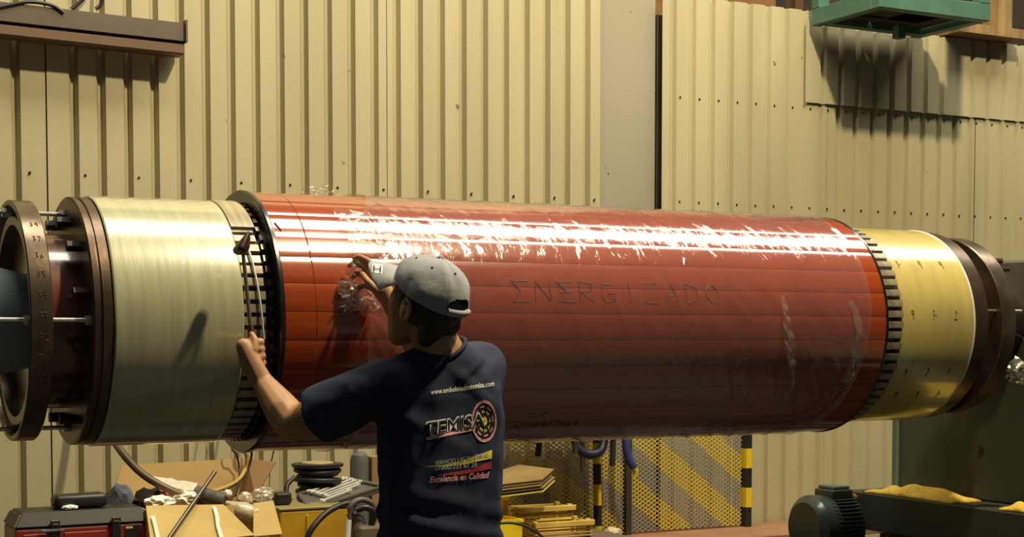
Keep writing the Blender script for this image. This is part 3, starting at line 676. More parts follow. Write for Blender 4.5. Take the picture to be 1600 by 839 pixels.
bm = B(); crumple(bm, PY(383, 780, 1.43), (.03, .025, .028), 8, .25); setp(obj('plastic_bag', bm, beigep, smooth=True), 'small beige plastic bag above the twisted bag', 'plastic bag')
bm = B(); crumple(bm, PY(411, 772, 1.47), (.042, .035, .030), 9, .3, 4, 3); setp(obj('plastic_bag', bm, film_mat('clear_bag', (.65, .58, .48), .45, .12, .9, 50), smooth=True), 'clear puffy plastic bag at the right end of the box', 'plastic bag')
for k, (pts, r, lab, mt) in enumerate((([(360, 690), (370, 712), (374, 735), (372, 760), (368, 775)], .004, 'thin dark wire dangling into the box, left of the amber cable', black), ([(380, 690), (386, 715), (382, 735), (370, 752), (345, 764), (320, 770)], .009, 'amber cable loop dangling behind the box flap', mat('amber_cable', (.42, .26, .05), .5)), ([(391, 690), (393, 712), (386, 735), (374, 752), (350, 767)], .005, 'black cable dangling beside the amber cable', black), ([(428, 690), (426, 712), (422, 730), (421, 760)], .003, 'thin brown wire hanging right of the box flap', brownh))):
    bm = B(); top = PY(pts[0][0] - 4, 600, 1.84); tube(bm, [top] + [PY(x, y, 1.72 - .2 * max(0, (y - 740) / 40)) for x, y in pts], r, 8); setp(obj('cable', bm, mt, smooth=True, ang=60), lab, 'cable', 'cables hanging behind the rotor')

# amber case
ay = 1.38; a0, a1 = px_x(437, 820, ay), px_x(545, 820, ay); az = px_z(470, 797, ay)
ac = thing('amber_case', ((a0 + a1) / 2, ay + .13, BZ), 'amber yellow plastic case under the wrench tray', 'case')
bm = B(); rbox(bm, ((a0 + a1) / 2, ay + .1, (BZ + az) / 2 + .0005), (a1 - a0, .20, az - BZ - .001), None, .01); obj('body', bm, yellowp, ac)
prt('rib', (a0 + .11, ay - .006, BZ + .01), (a0 + .122, ay, az - .02), yellowp, ac); prt('lid_edge', (a0 - .003, ay - .004, az + .0005), (a1 + .003, ay + .2, az + .012), mat('olive_lid', (.25, .2, .06), .5), ac)
# cable reel on the bench behind
ry = 1.72; rc = PY(496, 724, ry); rr = (px_x(538, 724, ry) - px_x(455, 724, ry)) / 2 * .92
rl = thing('cable_reel', (rc.x, ry, BZ), 'black cable reel lying flat behind the wrench tray', 'cable reel')
def reel(name, prof, mt): bm = B(); lathe(bm, prof, 40, True, (rc.x, ry, 0), 'Z'); return obj(name, bm, mt, rl, True, 30)
reel('upper_flange', [(rc.z - .014, .02), (rc.z - .014, rr - .003), (rc.z - .010, rr), (rc.z - .001, rr), (rc.z + .001, rr - .006), (rc.z + .001, .02)], blackp)
reel('hub_disc', [(rc.z + .002, .005), (rc.z + .002, rr * .62), (rc.z + .006, rr * .60), (rc.z + .006, .005)], mat('khaki_disc', (.34, .27, .12), .5))
reel('core', [(BZ + .001, .02), (BZ + .001, rr * .6), (rc.z - .015, rr * .6), (rc.z - .015, .02)], black)
for k in range(5):
    bm = B(); z = rc.z - .028 - k * .021; R0 = rr * (.84, .74, .86, .70, .78)[k]
    tube(bm, [Vector((rc.x + R0 * math.cos(t * PI / 8), ry + R0 * math.sin(t * PI / 8), z + .006 * math.sin(t * PI / 8 + k * 2))) for t in range(17)], .010, 8, True, 2); obj('cable_turn', bm, black, rl, True, 60)
reel('lower_flange', [(BZ + .002, rr * .62), (BZ + .002, rr), (BZ + .014, rr), (BZ + .014, rr * .62)], blackp)
bm = B(); tube(bm, [PY(461, 745, 1.62), PY(449, 758, 1.60), PY(448, 775, 1.58), PY(456, 782, 1.57)], .010, 8); obj('cable_end', bm, black, rl, True, 60)
bm = B(); c = PY(440, 778, 1.5); rbox(bm, (c.x, c.y, c.z), (.07, .06, .05), None, .01); setp(obj('plug_connector', bm, blackp), 'black plug connector between cardboard box and amber case', 'plug')
# grey cylinder
g0 = PY(559, 712, 1.86); bm = B(); lathe(bm, [(BZ + .001, .005), (BZ + .001, .042), (g0.z - .02, .042), (g0.z + .005, .035), (g0.z + .02, .015), (g0.z + .02, .005)], 28, True, (g0.x, 1.84, 0), 'Z')
setp(obj('gas_cylinder', bm, greyc, smooth=True), 'upright grey cylinder behind the wrench tray', 'cylinder')
g1 = PY(583, 720, 1.84); bm = B(); box(bm, (g1.x - .022, 1.80, BZ + .001), (g1.x + .05, 1.90, g1.z + .02)); setp(obj('timber_block', bm, cardd), 'brown timber block standing right of the grey cylinder', 'block')
# wrench tray: tilted tray lying across the amber case
def plane_from(pts):  # corner pixels with their depth planes
    return [PY(x, y, d) for x, y, d in pts]
T = plane_from([(463, 770, 1.62), (541, 744, 1.78), (604, 757, 1.62), (484, 795, 1.42)])
tr = thing('wrench_tray', (T[0] + T[1] + T[2] + T[3]) / 4, 'grey plastic tray of chrome wrenches beside the man', 'tray')
nrm = (T[1] - T[0]).cross(T[3] - T[0]).normalized()
if nrm.z < 0: nrm = -nrm
def quadbox(name, Q, th, mt, par):
    bm = B(); a = [bm.verts.new(p) for p in Q]; b = [bm.verts.new(p - nrm * th) for p in Q]
    bm.faces.new(a); bm.faces.new(b[::-1])
    for i in range(4): bm.faces.new((a[i], b[i], b[(i + 1) % 4], a[(i + 1) % 4]))
    bmesh.ops.recalc_face_normals(bm, faces=bm.faces[:]); bmesh.ops.bevel(bm, geom=bm.edges[:], offset=.003, segments=2, affect='EDGES'); return obj(name, bm, mt, par)
quadbox('tray_floor', [p - nrm * .012 for p in T], .018, greyp, tr)
ce = (T[0] + T[1] + T[2] + T[3]) / 4
for i in range(4):
    a, b = T[i], T[(i + 1) % 4]; ia, ib = a.lerp(ce, .13), b.lerp(ce, .13); quadbox('tray_rim', [a, b, ib, ia], .0118, greyp, tr)
def tuv(u, v): return T[0].lerp(T[3], v).lerp(T[1].lerp(T[2], v), u)
for k, (u0, u1, v, w_) in enumerate(((.20, .88, .16, .008), (.24, .90, .30, .006), (.26, .88, .42, .006), (.30, .90, .54, .005), (.30, .80, .66, .005), (.20, .60, .80, .006))):
    p, q = tuv(u0, v + .04), tuv(u1, v - .04); d = (q - p).normalized(); s = d.cross(nrm).normalized(); up_ = nrm * .004
    wt = thing('wrench', p, ['largest and brightest chrome wrench, rearmost in the tray', 'chrome wrench next to the largest one', 'third chrome wrench from the rear of the tray', 'fourth chrome wrench from the rear of the tray', 'thin chrome wrench second from the tray front', 'short chrome open wrench nearest the tray front'][k], 'wrench', 'wrenches in the grey tray')
    bm = B(); obox(bm, p.lerp(q, .5) + up_, ((q - p).length, w_ * 1.3, .005), Matrix((d, s, nrm)).transposed()); obj('handle', bm, chrome, wt)
    bm = B()   # ring end
    n = 20; R1, R2 = w_ * 1.7, w_ * .95; c = q + up_
    rg = [[bm.verts.new(c + (d * math.cos(2 * PI * i / n) + s * math.sin(2 * PI * i / n)) * R + nrm * h_) for i in range(n)] for R, h_ in ((R2, -.003), (R1, -.003), (R1, .004), (R2, .004))]
    for j in range(4):
        for i in range(n): bm.faces.new((rg[j][i], rg[j][(i + 1) % n], rg[(j + 1) % 4][(i + 1) % n], rg[(j + 1) % 4][i]))
    obj('ring_end', bm, chrome, wt, True)
    bm = B()   # open jaw
    c = p + up_; n = 14; rg = []
    for i in range(n + 1):
        a = math.radians(35 + 290 * i / n); rg.append([bm.verts.new(c - (d * math.cos(a) + s * math.sin(a)) * R + nrm * h_) for R, h_ in ((w_ * 1.0, -.003), (w_ * 2.0, -.003), (w_ * 2.0, .004), (w_ * 1.0, .004))])
    for A, Bq in zip(rg, rg[1:]):
        for j in range(4): bm.faces.new((A[j], A[(j + 1) % 4], Bq[(j + 1) % 4], Bq[j]))
    bm.faces.new(rg[0]); bm.faces.new(rg[-1][::-1]); obj('open_jaw', bm, chrome, wt, True)
# grinder / hoses before the man
gr = thing('angle_grinder', PY(575, 850, 1.2), 'grey power tool with thick black cord in front of the amber case', 'power tool')
bm = B(); tube(bm, [PY(476, 850, 1.22), PY(488, 825, 1.22), PY(512, 800, 1.24), PY(540, 787, 1.26), PY(556, 790, 1.26)], .0125, 10); obj('cord', bm, black, gr, True, 60)
bm = B(); tube(bm, [PY(552, 800, 1.24), PY(560, 820, 1.22), PY(566, 850, 1.20)], lambda t: .03 + .006 * t, 16); obj('tool_body', bm, greyp, gr, True, 60)
bm = B(); tube(bm, [PY(550, 812, 1.21), PY(548, 792, 1.20), PY(562, 781, 1.20), PY(580, 786, 1.20), PY(590, 805, 1.21)], .012, 10); obj('handle_loop', bm, greyp, gr, True, 60)
bm = B(); tube(bm, [PY(556, 797, 1.18), PY(572, 793, 1.17), PY(584, 802, 1.17), PY(580, 822, 1.18)], .014, 10); obj('grip', bm, blackp, gr, True, 60)
bm = B(); rbox(bm, PY(578, 838, 1.2), (.13, .08, .10), None, .015); obj('gear_head', bm, mat('khaki_metal', (.20, .165, .12), .35, .4), gr)
bm = B(); cyl(bm, PY(545, 812, 1.19), PY(543, 845, 1.18), .012, seg=12); obj('side_switch', bm, chrome, gr, True)

# ------------------------------------------------------------------ right of the man
wy = 1.90
wire_m = stripe_mat('hazard_mesh_paint', (0.80, 0.58, 0.05), (0.36, 0.33, 0.27), 4.4, (.62, 0, .78), .45)
post_m = stripe_mat('hazard_post_paint', (0.015, 0.014, 0.014), (0.72, 0.50, 0.01), 5.0, (.0, 0, 1), .5)
def expanded(name, x0, x1, z0, z1, y, label):
    e = thing(name, ((x0 + x1) / 2, y, z0), label, 'mesh screen', 'hazard striped mesh panels')
    dw, dh, t, dp = .034, .021, .0019, .005
    nx, nz = int((x1 - x0) / (dw / 2)), int((z1 - z0) / dh); bm = B()
    for r in range(nz * 2):
        z = z0 + r * dh / 2; prev = None
        for i in range(nx + 1):
            x = x0 + i * dw / 2; zz_ = z + (dh / 2 if (i + r) % 2 else 0); yy = y + (dp if (i + r) % 2 else 0)
            cur = [bm.verts.new((x, yy, zz_ - t)), bm.verts.new((x, yy, zz_ + t)), bm.verts.new((x, yy + .003, zz_ + t)), bm.verts.new((x, yy + .003, zz_ - t))]
            if prev:
                for j in range(4): bm.faces.new((prev[j], prev[(j + 1) % 4], cur[(j + 1) % 4], cur[j]))
            prev = cur
    me = bpy.data.meshes.new('expanded_mesh'); bm.to_mesh(me); bm.free(); o = obj('expanded_mesh', me, wire_m, e); o['kind'] = 'stuff'
    return e
mx = [px_x(792, 760, wy), px_x(981, 760, wy), px_x(1162, 760, wy)]
rz = px_z(1180, 818, 1.98); mz0, mz1 = rz + .012, 1.46
e1 = expanded('mesh_screen', mx[0], mx[1] - .02, mz0, mz1, wy, 'expanded metal mesh panel, yellow and grey striped, behind the hanging hoses')
e2 = expanded('mesh_screen', mx[1] + .02, mx[2], mz0, mz1, wy, 'expanded metal mesh panel, yellow and grey striped, right one by the cream wall')
bm = B(); box(bm, (mx[1] - .016, wy - .012, rz + .001), (mx[1] + .016, wy + .03, mz1)); setp(obj('mesh_post', bm, darkm), 'thin dark post between the two striped mesh panels', 'post')
bm = B(); box(bm, (mx[2] + .001, wy - .02, rz + .001), (mx[2] + .036, wy + .03, mz1)); setp(obj('mesh_post', bm, post_m), 'black and yellow striped post right of the mesh panels', 'post')
px0 = px_x(930, 760, wy - .12)
bm = B(); cyl(bm, (px_x(937, 780, wy - .06), wy - .06, 0), (px_x(930, 780, wy - .06), wy - .06, 1.44), .020, seg=16); setp(obj('hazard_pole', bm, post_m, smooth=True), 'black and yellow hazard pole leaning before the left mesh panel', 'pole')
bluem = mat('blue_hose_rubber', (0.028, 0.045, 0.14), 0.45); navy = mat('dark_blue_rubber', (0.012, 0.018, 0.05), .45)
bm = B(); tube(bm, [PY(896, 640, 1.66), PY(899, 688, 1.62), PY(912, 707, 1.60), PY(930, 709, 1.60), PY(942, 695, 1.62), PY(945, 640, 1.66)], .022, 12); setp(obj('hose_loop', bm, navy, smooth=True, ang=60), 'dark blue hose loop hanging below the rotor', 'hose')
bh = thing('lifting_sling', PY(985, 690, 1.72), 'blue strap with yellow tip hanging below the rotor', 'strap')
bm = B(); tube(bm, [PY(978, 640, 1.76), PY(978, 690, 1.74), PY(982, 715, 1.73), PY(991, 731, 1.72)], .020, 12); obj('strap', bm, bluem, bh, True, 60)
bm = B(); tube(bm, [PY(990, 731, 1.72), PY(993, 738, 1.72), PY(992, 746, 1.72)], lambda t: .018 - .010 * t, 10); obj('tip', bm, yelbox, bh, True, 60)
for k, (p, s, lab) in enumerate((((856, 640), (.13, .05, .20), 'added dark bundle shading the mesh, hidden behind the rotor, large one'), ((806, 660), (.05, .05, .11), 'ochre bundle hanging behind the rotor right of the man'))):  # the dark bundle is added out of sight to shade the mesh
    c = PY(*p, 1.62 + .14 * k); bm = B(); crumple(bm, (c.x, c.y, c.z + .06), s, 40 + k, .3, 4, 2.4)
    setp(obj('hanging_bundle', bm, (darkm, yellowp)[k], smooth=True), lab, 'bundle')
for k, (x, z0_) in enumerate(((846, 775), (872, 740), (893, 770), (915, 745), (957, 790), (905, 800))):
    p = PY(x, 640, 1.68 - .05 * (k % 3)); q = PY(x + (k % 3 - 1) * 6, z0_ - 62, 1.70 - .05 * (k % 3)); bm = B(); tube(bm, [p, p.lerp(q, .5) + Vector((.01, .01, 0)), q], .014, 8)
    setp(obj('shade_rope', bm, darkm, smooth=True, ang=60), ['added shade rope below the shelf, leftmost of six', 'added shade rope below the shelf, second of six from left', 'added shade rope just left of the dark blue hose loop', 'added shade rope hanging inside the dark blue hose loop', 'added shade rope between hose loop and blue strap', 'added shade rope right behind the hose loop, third longest'][k], 'rope', 'added shade ropes behind the rotor')  # dark ropes added to throw shade on the mesh
sh = thing('shade_shelf', (px_x(895, 650, 1.72), 1.72, px_z(895, 650, 1.72)), 'added unseen shelf behind the rotor, shades the mesh and carries hoses and ropes', 'shelf')  # unseen shelf added to hold the hanging things and shade the left mesh
shz = px_z(895, 648, 1.72)
prt('board', (px_x(800, 650, 1.72), 1.55, shz), (px_x(968, 650, 1.72), 1.885, shz + .02), benchm, sh, .002)
for x in (px_x(815, 650, 1.72), px_x(955, 650, 1.72)): prt('bracket', (x, 1.70, shz + .0205), (x + .03, WY - .001, shz + .05), darkm, sh, 0)
# sheet stack on the yellow boxes
leather = mat('brown_sheet', (0.25, 0.165, 0.06), 0.7, 0, (0.20, 0.13, 0.045), 6); sheety = mat('yellow_sheet', (0.72, 0.56, 0.12), .6)
sy = 1.36
for k in range(5):
    j = 4 - k
    Q = [PY(770, 758, sy - .10), PY(846, 749, sy - .04), PY(864, 733, sy + .12), PY(808, 726, sy + .26), PY(772, 738, sy + .2)]
    sf = Vector((.012 * math.sin(k * 2.1), .010 * math.cos(k * 1.7), -.0115 * j)); Q = [p + sf for p in Q]
    if k == 0: Q = [p + Vector((.01, -.01, -.004)) for p in Q]
    bm = B(); a = [bm.verts.new(p) for p in Q]; b = [bm.verts.new(p - Vector((0, 0, .005))) for p in Q]; bm.faces.new(a); bm.faces.new(b[::-1])
    for i in range(5): bm.faces.new((a[i], b[i], b[(i + 1) % 5], a[(i + 1) % 5]))
    bmesh.ops.recalc_face_normals(bm, faces=bm.faces[:])
    setp(obj('sheet', bm, sheety if k == 0 else leather), ['yellow bottom sheet of the stack on the yellow box', 'brown sheet just above the yellow bottom sheet', 'brown middle sheet of the stack right of the man', 'brown sheet second from top of the stack', 'brown top sheet of the stack right of the man'][k], 'sheet', 'sheets stacked right of the man')
def ybox(px0, px1, py0, py1, y, d, label, open_=False):
    x0, x1 = px_x(px0, py1, y), px_x(px1, py1, y); z1 = px_z((px0 + px1) / 2, py0, y); z0 = max(BZ + .001, px_z(px0, py1, y)) if py1 < 839 else BZ + .001
    e = thing('parts_bin', ((x0 + x1) / 2, y + d / 2, z0), label, 'bin')
    prt('front_wall', (x0, y, z0), (x1, y + .005, z1), yelbox, e, 0); prt('back_wall', (x0, y + d, z0), (x1, y + d + .005, z1), yelbox, e, 0)
    for x in (x0, x1 - .005): prt('side_wall', (x, y + .0055, z0), (x + .005, y + d - .0005, z1), yelbox, e, 0)
    prt('bin_floor', (x0 + .006, y + .006, z0), (x1 - .006, y + d - .001, z0 + .005), yelbox, e, 0); prt('rim', (x1 - .022, y - .008, z1 - .012), (x1 + .004, y - .0005, z1), yelbox, e, 0)
ybox(745, 816, 813, 900, 1.22, .2, 'bright yellow plastic bin at the bench edge, lower of two')
x0, x1 = px_x(745, 800, 1.36), px_x(805, 800, 1.36); zt_, zb_ = px_z(790, 776, 1.36), BZ + .001
ub = thing('parts_bin', ((x0 + x1) / 2, 1.5, zb_), 'tall bright yellow plastic bin under the sheet stack', 'bin')
x0 += .004
prt('front_wall', (x0, 1.43, zb_), (x1 - .02, 1.436, zt_ - .004), yelbox, ub, 0); prt('corner_post', (x1 - .0195, 1.425, zb_), (x1, 1.45, zt_ - .004), yellowp, ub, 0); prt('side_wall', (x1 - .008, 1.4505, zb_), (x1, 1.62, zt_ - .004), yelbox, ub, 0); prt('back_wall', (x0, 1.621, zb_), (x1, 1.627, zt_ - .004), yelbox, ub, 0); prt('rim', (x0, 1.418, zt_ - .022), (x1 + .004, 1.4245, zt_ - .004), yelbox, ub, 0)
bm = B(); tube(bm, [PY(775, 818, 1.18), PY(800, 817, 1.16), PY(825, 824, 1.15), PY(850, 842, 1.14), PY(862, 870, 1.14)], .006, 8); setp(obj('cable', bm, black, smooth=True, ang=60), 'thin black cable arching over the yellow bin', 'cable')
# slatted crates
slatm = mat('crate_slat_wood', (0.66, 0.47, 0.10), .75, 0, (0.52, 0.35, 0.07), 9, stretch=(1, 3, 3), spots=((.10, .06, .02), 14, .68))
def crate(px0, px1, pyl, pyr, y, d, label):
    a, b = PY(px0, pyl, y), PY(px1, pyr, y); x0, x1 = a.x, b.x; zt = b.z
    e = thing('slatted_crate', ((x0 + x1) / 2, y + d / 2, BZ), label, 'crate', 'slatted crates right of the man')
    n = 5; hgt = (zt - BZ - .004) / n
    for k in range(n):
        z = BZ + .002 + hgt * k
        prt('slat', (x0 + .001, y, z + .004), (x1 - .001, y + .012, z + hgt - .004), slatm, e, .002)
        prt('slat', (x0 + .001, y + d - .012, z + .004), (x1 - .001, y + d, z + hgt - .004), slatm, e, .002)
        for x in (x0, x1 - .01): prt('slat', (x, y + .034, z + .004), (x + .01, y + d - .034, z + hgt - .004), slatm, e, .002)
    for x in (x0 + .0015, x1 - .0225):
        for yy in (y + .0125, y + d - .033): prt('corner_post', (x, yy, BZ + .001), (x + .021, yy + .0205, zt + .004), slatm, e, .002)
    prt('top_slat', (x0 - .004, y - .014, zt - .022), (x1 + .004, y - .001, zt + .002), slatm, e, .002)
crate(806, 897, 800, 789, 1.58, .16, 'slatted yellow timber crate, rear one before the mesh')
crate(836, 926, 820, 812, 1.36, .16, 'slatted yellow timber crate, front one at the bench end')
bm = B(); c = PY(958, 834, 1.72); crumple(bm, (c.x, c.y, c.z), (.045, .03, .03), 51, .4); 
pr = obj('rag', bm, mat('pale_cloth', (.66, .55, .34), .8), smooth=True); setp(pr, 'pale beige rag on the rusty bench edge by the crates', 'rag')
# rusty steel table in front of the wall
ry0 = 1.55; rz = px_z(1180, 818, 1.98); rx0, rx1 = px_x(945, 838, 1.98) + .0, px_x(1330, 812, 1.98)
rt_ = thing('steel_table', ((rx0 + rx1) / 2, 1.75, 0), 'low rusty brown steel table along the foot of the right wall', 'table')
prt('table_top', (rx0, ry0, rz - .03), (rx1, WY - .03, rz), rustp, rt_, .003)
for x in (rx0 + .04, rx1 - .1):
    for y in (ry0 + .03, WY - .12): prt('leg', (x, y, 0), (x + .06, y + .06, rz - .031), rustp, rt_)

# ================================================================== the man
skin = mat('skin', (0.46, 0.25, 0.125), 0.5, 0, (0.40, 0.21, 0.10), 10, spec=.35)
hairm = mat('black_hair', (0.010, 0.008, 0.007), 0.5, bump=.6, bscale=90)
shirtm = mat('navy_cotton', (0.022, 0.029, 0.060), 0.85, 0, (0.028, 0.036, 0.070), 5, bump=.25, bscale=14, spec=.25)
capm = mat('grey_cap_cotton', (0.36, 0.37, 0.39), 0.85, 0, (0.31, 0.32, 0.34), 8, bump=.15, bscale=60, spec=.2)
denim = mat('blue_denim', (0.03, 0.045, 0.09), 0.85, 0, (0.045, 0.06, 0.11), 14)
shoem = mat('brown_leather_shoe', (0.06, 0.035, 0.02), 0.5)
def hull(parts):
    """convex hull of spheres [(p, r), ...] as a bmesh"""
    bm = B()
    for p, r in parts:
        t = bmesh.new(); bmesh.ops.create_icosphere(t, subdivisions=2, radius=r); add(bm, t, None, Vector(p))
    res = bmesh.ops.convex_hull(bm, input=bm.verts[:])
    junk = [g for g in res['geom_interior'] + res['geom_unused'] if isinstance(g, bmesh.types.BMVert)]
    bmesh.ops.delete(bm, geom=list(set(junk)), context='VERTS')
    loose = [f for f in bm.faces if False]
    return bm
def ellip(c, radii, R):
    bm = B(); t = bmesh.new(); bmesh.ops.create_icosphere(t, subdivisions=4, radius=1)
    add(bm, t, R.to_4x4() @ Matrix.Diagonal((*radii, 1)), Vector(c)); return bm
def fuse(list_of_bm, voxel, smooth_iter, name):
    bm = B()
    for t in list_of_bm: add(bm, t)
    bmesh.ops.recalc_face_normals(bm, faces=bm.faces[:])
    me = bpy.data.meshes.new(name); bm.to_mesh(me); bm.free(); o = bpy.data.objects.new('tmp', me); COL.objects.link(o)
    md = o.modifiers.new('r', 'REMESH'); md.mode = 'VOXEL'; md.voxel_size = voxel
    if smooth_iter: ms = o.modifiers.new('s', 'SMOOTH'); ms.factor = .5; ms.iterations = smooth_iter
    dg = bpy.context.evaluated_depsgraph_get(); out = bpy.data.meshes.new_from_object(o.evaluated_get(dg)); out.name = name
    bpy.data.objects.remove(o); bpy.data.meshes.remove(me)
    for p in out.polygons: p.use_smooth = True
    return out

PHI = math.radians(25)
TC = PD(688, 560, 4.02); TC.z = 0
LAT = RT * math.cos(PHI) + F0 * math.sin(PHI)         # towards his right
FAC = -RT * math.sin(PHI) + F0 * math.cos(PHI)        # the way the chest faces
def tp3(l, f, z): return TC + LAT * l + FAC * f + Vector((0, 0, z))
SL, SR = PD(600, 602, 3.95), PD(757, 574, 4.10)
EL, WL = PD(458, 664, 4.07), PD(412, 600, 4.15)
ER, WR = PD(690, 605, 4.34), PD(612, 474, 4.31)
NB_ = PD(692, 556, 4.00)
# head frame
PSI, PIT = math.radians(50), math.radians(20)
hf = -RT * math.sin(PSI) + F0 * math.cos(PSI); hr = RT * math.cos(PSI) + F0 * math.sin(PSI)
HF = hf * math.cos(PIT) + Vector((0, 0, math.sin(PIT))); HU = -hf * math.sin(PIT) + Vector((0, 0, math.cos(PIT))); HR = hr
HC = PD(667, 470, 3.97)
def hd(f, r, u): return HC + HF * f + HR * r + HU * u
HM = Matrix((HF, HR, HU)).transposed()

body = []
def cap(p0, r0, p1, r1): body.append(hull([(p0, r0), (p1, r1)]))
# torso
def level(z, a, b, f=0.0): return [(tp3(-(a - b), f, z), b), (tp3(a - b, f, z), b)]
lv = [level(.88, .155, .10), level(1.02, .14, .095), level(1.22, .155, .10), level(1.36, .155, .095)]
for p, q in zip(lv, lv[1:]): body.append(hull(p + q))
body.append(hull(lv[-1] + [(SL, .052), (SR, .052), (NB_ - Vector((0, 0, .035)), .055)]))
cap(NB_, .062, hd(-.025, 0, -.06), .055)
# left arm and right arm
cap(SL, .058, SL.lerp(EL, .5), .050); cap(SL.lerp(EL, .5), .052, EL, .047); cap(EL, .047, EL.lerp(WL, .35), .050); cap(EL.lerp(WL, .35), .050, WL, .032)
cap(SR, .058, ER, .042); cap(ER, .042, ER.lerp(WR, .35), .043); cap(ER.lerp(WR, .35), .043, WR, .028)
# legs to the floor
for s in (-1, 1):
    h0, k0, a0_ = tp3(s * .085, 0, .86), tp3(s * .10, .02, .48), tp3(s * .11, -.02, .09)
    cap(h0, .085, k0, .058); cap(k0, .058, a0_, .04); cap(a0_, .04, a0_ + FAC * .13 + Vector((0, 0, -.045)), .03)
# head
body.append(ellip(hd(-.008, 0, .015), (.096, .075, .088), HM))
body.append(hull([(hd(.042, .034, -.02), .044), (hd(.042, -.034, -.02), .044), (hd(.068, 0, -.122), .026), (hd(.025, .042, -.088), .028), (hd(.025, -.042, -.088), .028), (hd(.055, 0, .05), .04)]))
body.append(hull([(hd(.088, 0, .005), .010), (hd(.106, 0, -.042), .012), (hd(.09, .012, -.045), .008), (hd(.09, -.012, -.045), .008)]))   # nose
body.append(hull([(hd(.085, .022, -.075), .006), (hd(.092, 0, -.072), .008), (hd(.085, -.022, -.075), .006)]))                       # lips
body.append(hull([(hd(.084, .020, -.084), .006), (hd(.089, 0, -.085), .008), (hd(.084, -.020, -.084), .006)]))
for s in (-1, 1):
    body.append(hull([(hd(.085, s * .045, .022), .009), (hd(.092, s * .016, .022), .009)]))                                             # brow
    for a in range(9):
        t0, t1 = [math.radians(-40 + 30 * (a + d)) for d in (0, 1)]
        q0, q1 = [hd(-.012 - .018 * math.cos(t) , s * (.079 + .008 * (math.cos(t) > 0)), -.022 + .030 * math.sin(t)) for t in (t0, t1)]
        body.append(hull([(q0, .006), (q1, .006)]))
    body.append(hull([(hd(-.008, s * .076, -.02), .014), (hd(-.006, s * .076, -.045), .010)]))
def finger(pts, r0, r1):
    n = len(pts) - 1
    for i in range(n): body.append(hull([(pts[i], r0 + (r1 - r0) * i / n), (pts[i + 1], r0 + (r1 - r0) * (i + 1) / n)]))
# left fist round the tool handle
TA, TBt = PD(379, 388, 4.165), PD(399, 585, 4.185)      # tool axis, head end and lower end
ta = (TA - TBt).normalized()
lside = (-RT - ta * (-RT).dot(ta)).normalized(); fside = ta.cross(lside); fside = fside if fside.dot(F0) > 0 else -fside
G = PD(395, 552, 4.183)
kn = [G + lside * .026 + fside * .016 + ta * d for d in (.030, .010, -.010, -.029)]
body.append(hull([(WL, .030), (G - fside * .030 + lside * .018 + ta * .024, .021), (G - fside * .030 + lside * .012 - ta * .026, .021), (kn[0], .012), (kn[3], .012)]))
for i, k_ in enumerate(kn):
    q = G + ta * (.030 - .020 * i)
    finger([k_, q + fside * .032 + lside * .012, q + fside * .030 - lside * .014, q + fside * .006 - lside * .026, q - fside * .008 - lside * .022][: 5 if i < 3 else 4], .0115, .0092)
finger([G - fside * .030 + lside * .010 - ta * .012, G - fside * .030 - lside * .010 + ta * .012, G - fside * .020 - lside * .012 + ta * .036, G - fside * .012 - lside * .004 + ta * .052], .014, .0095)
# right hand lifting the film
kr = [PD(590, 424, 4.315), PD(586, 434, 4.32), PD(585, 444, 4.33), PD(587, 454, 4.335)]
body.append(hull([(WR, .026), (kr[0], .012), (kr[3], .012), (PD(601, 452, 4.30), .018)]))
tips = [[(575, 407, 4.33), (562, 401, 4.35), (553, 404, 4.36)], [(570, 417, 4.335), (555, 411, 4.355), (546, 415, 4.365)], [(570, 430, 4.34), (557, 427, 4.36), (551, 433, 4.365)], [(574, 446, 4.345), (564, 447, 4.36), (559, 452, 4.365)]]
for k_, tpx in zip(kr, tips): finger([k_] + [PD(*t) for t in tpx], .0105, .008)
finger([PD(600, 452, 4.30), PD(588, 452, 4.28), PD(575, 440, 4.29), PD(566, 428, 4.31)], .013, .009)
me = fuse(body, .0045, 3, 'body')
man = thing('person', tp3(0, 0, 0), 'man in navy t-shirt and grey cap working at the rotor, seen from behind', 'person')
obj('body', me, skin, man)
for s in (-1, 1):
    bm = B(); t = bmesh.new(); bmesh.ops.create_icosphere(t, subdivisions=2, radius=.011); add(bm, t, None, hd(.075, s * .032, .003)); e_ = obj('eye', bm, whitep, man, True)
    bm = B(); t = bmesh.new(); bmesh.ops.create_icosphere(t, subdivisions=2, radius=.006); add(bm, t, None, hd(.0815, s * .032, .003)); obj('iris', bm, black, e_, True)
# hair: cap of hair on the back and sides, sideburns
hp = [ellip(hd(-.020, 0, .006), (.090, .081, .086), HM), hull([(hd(-.065, .035, -.04), .030), (hd(-.065, -.035, -.04), .030), (hd(-.055, .03, -.082), .024), (hd(-.055, -.03, -.082), .024), (hd(-.05, 0, .02), .04)])]
for s in (-1, 1): hp.append(hull([(hd(.030, s * .064, .03), .014), (hd(.024, s * .067, -.012), .010), (hd(.018, s * .064, -.035), .006), (hd(-.03, s * .062, .0), .016)]))
obj('hair', fuse(hp, .004, 3, 'hair'), hairm, man)

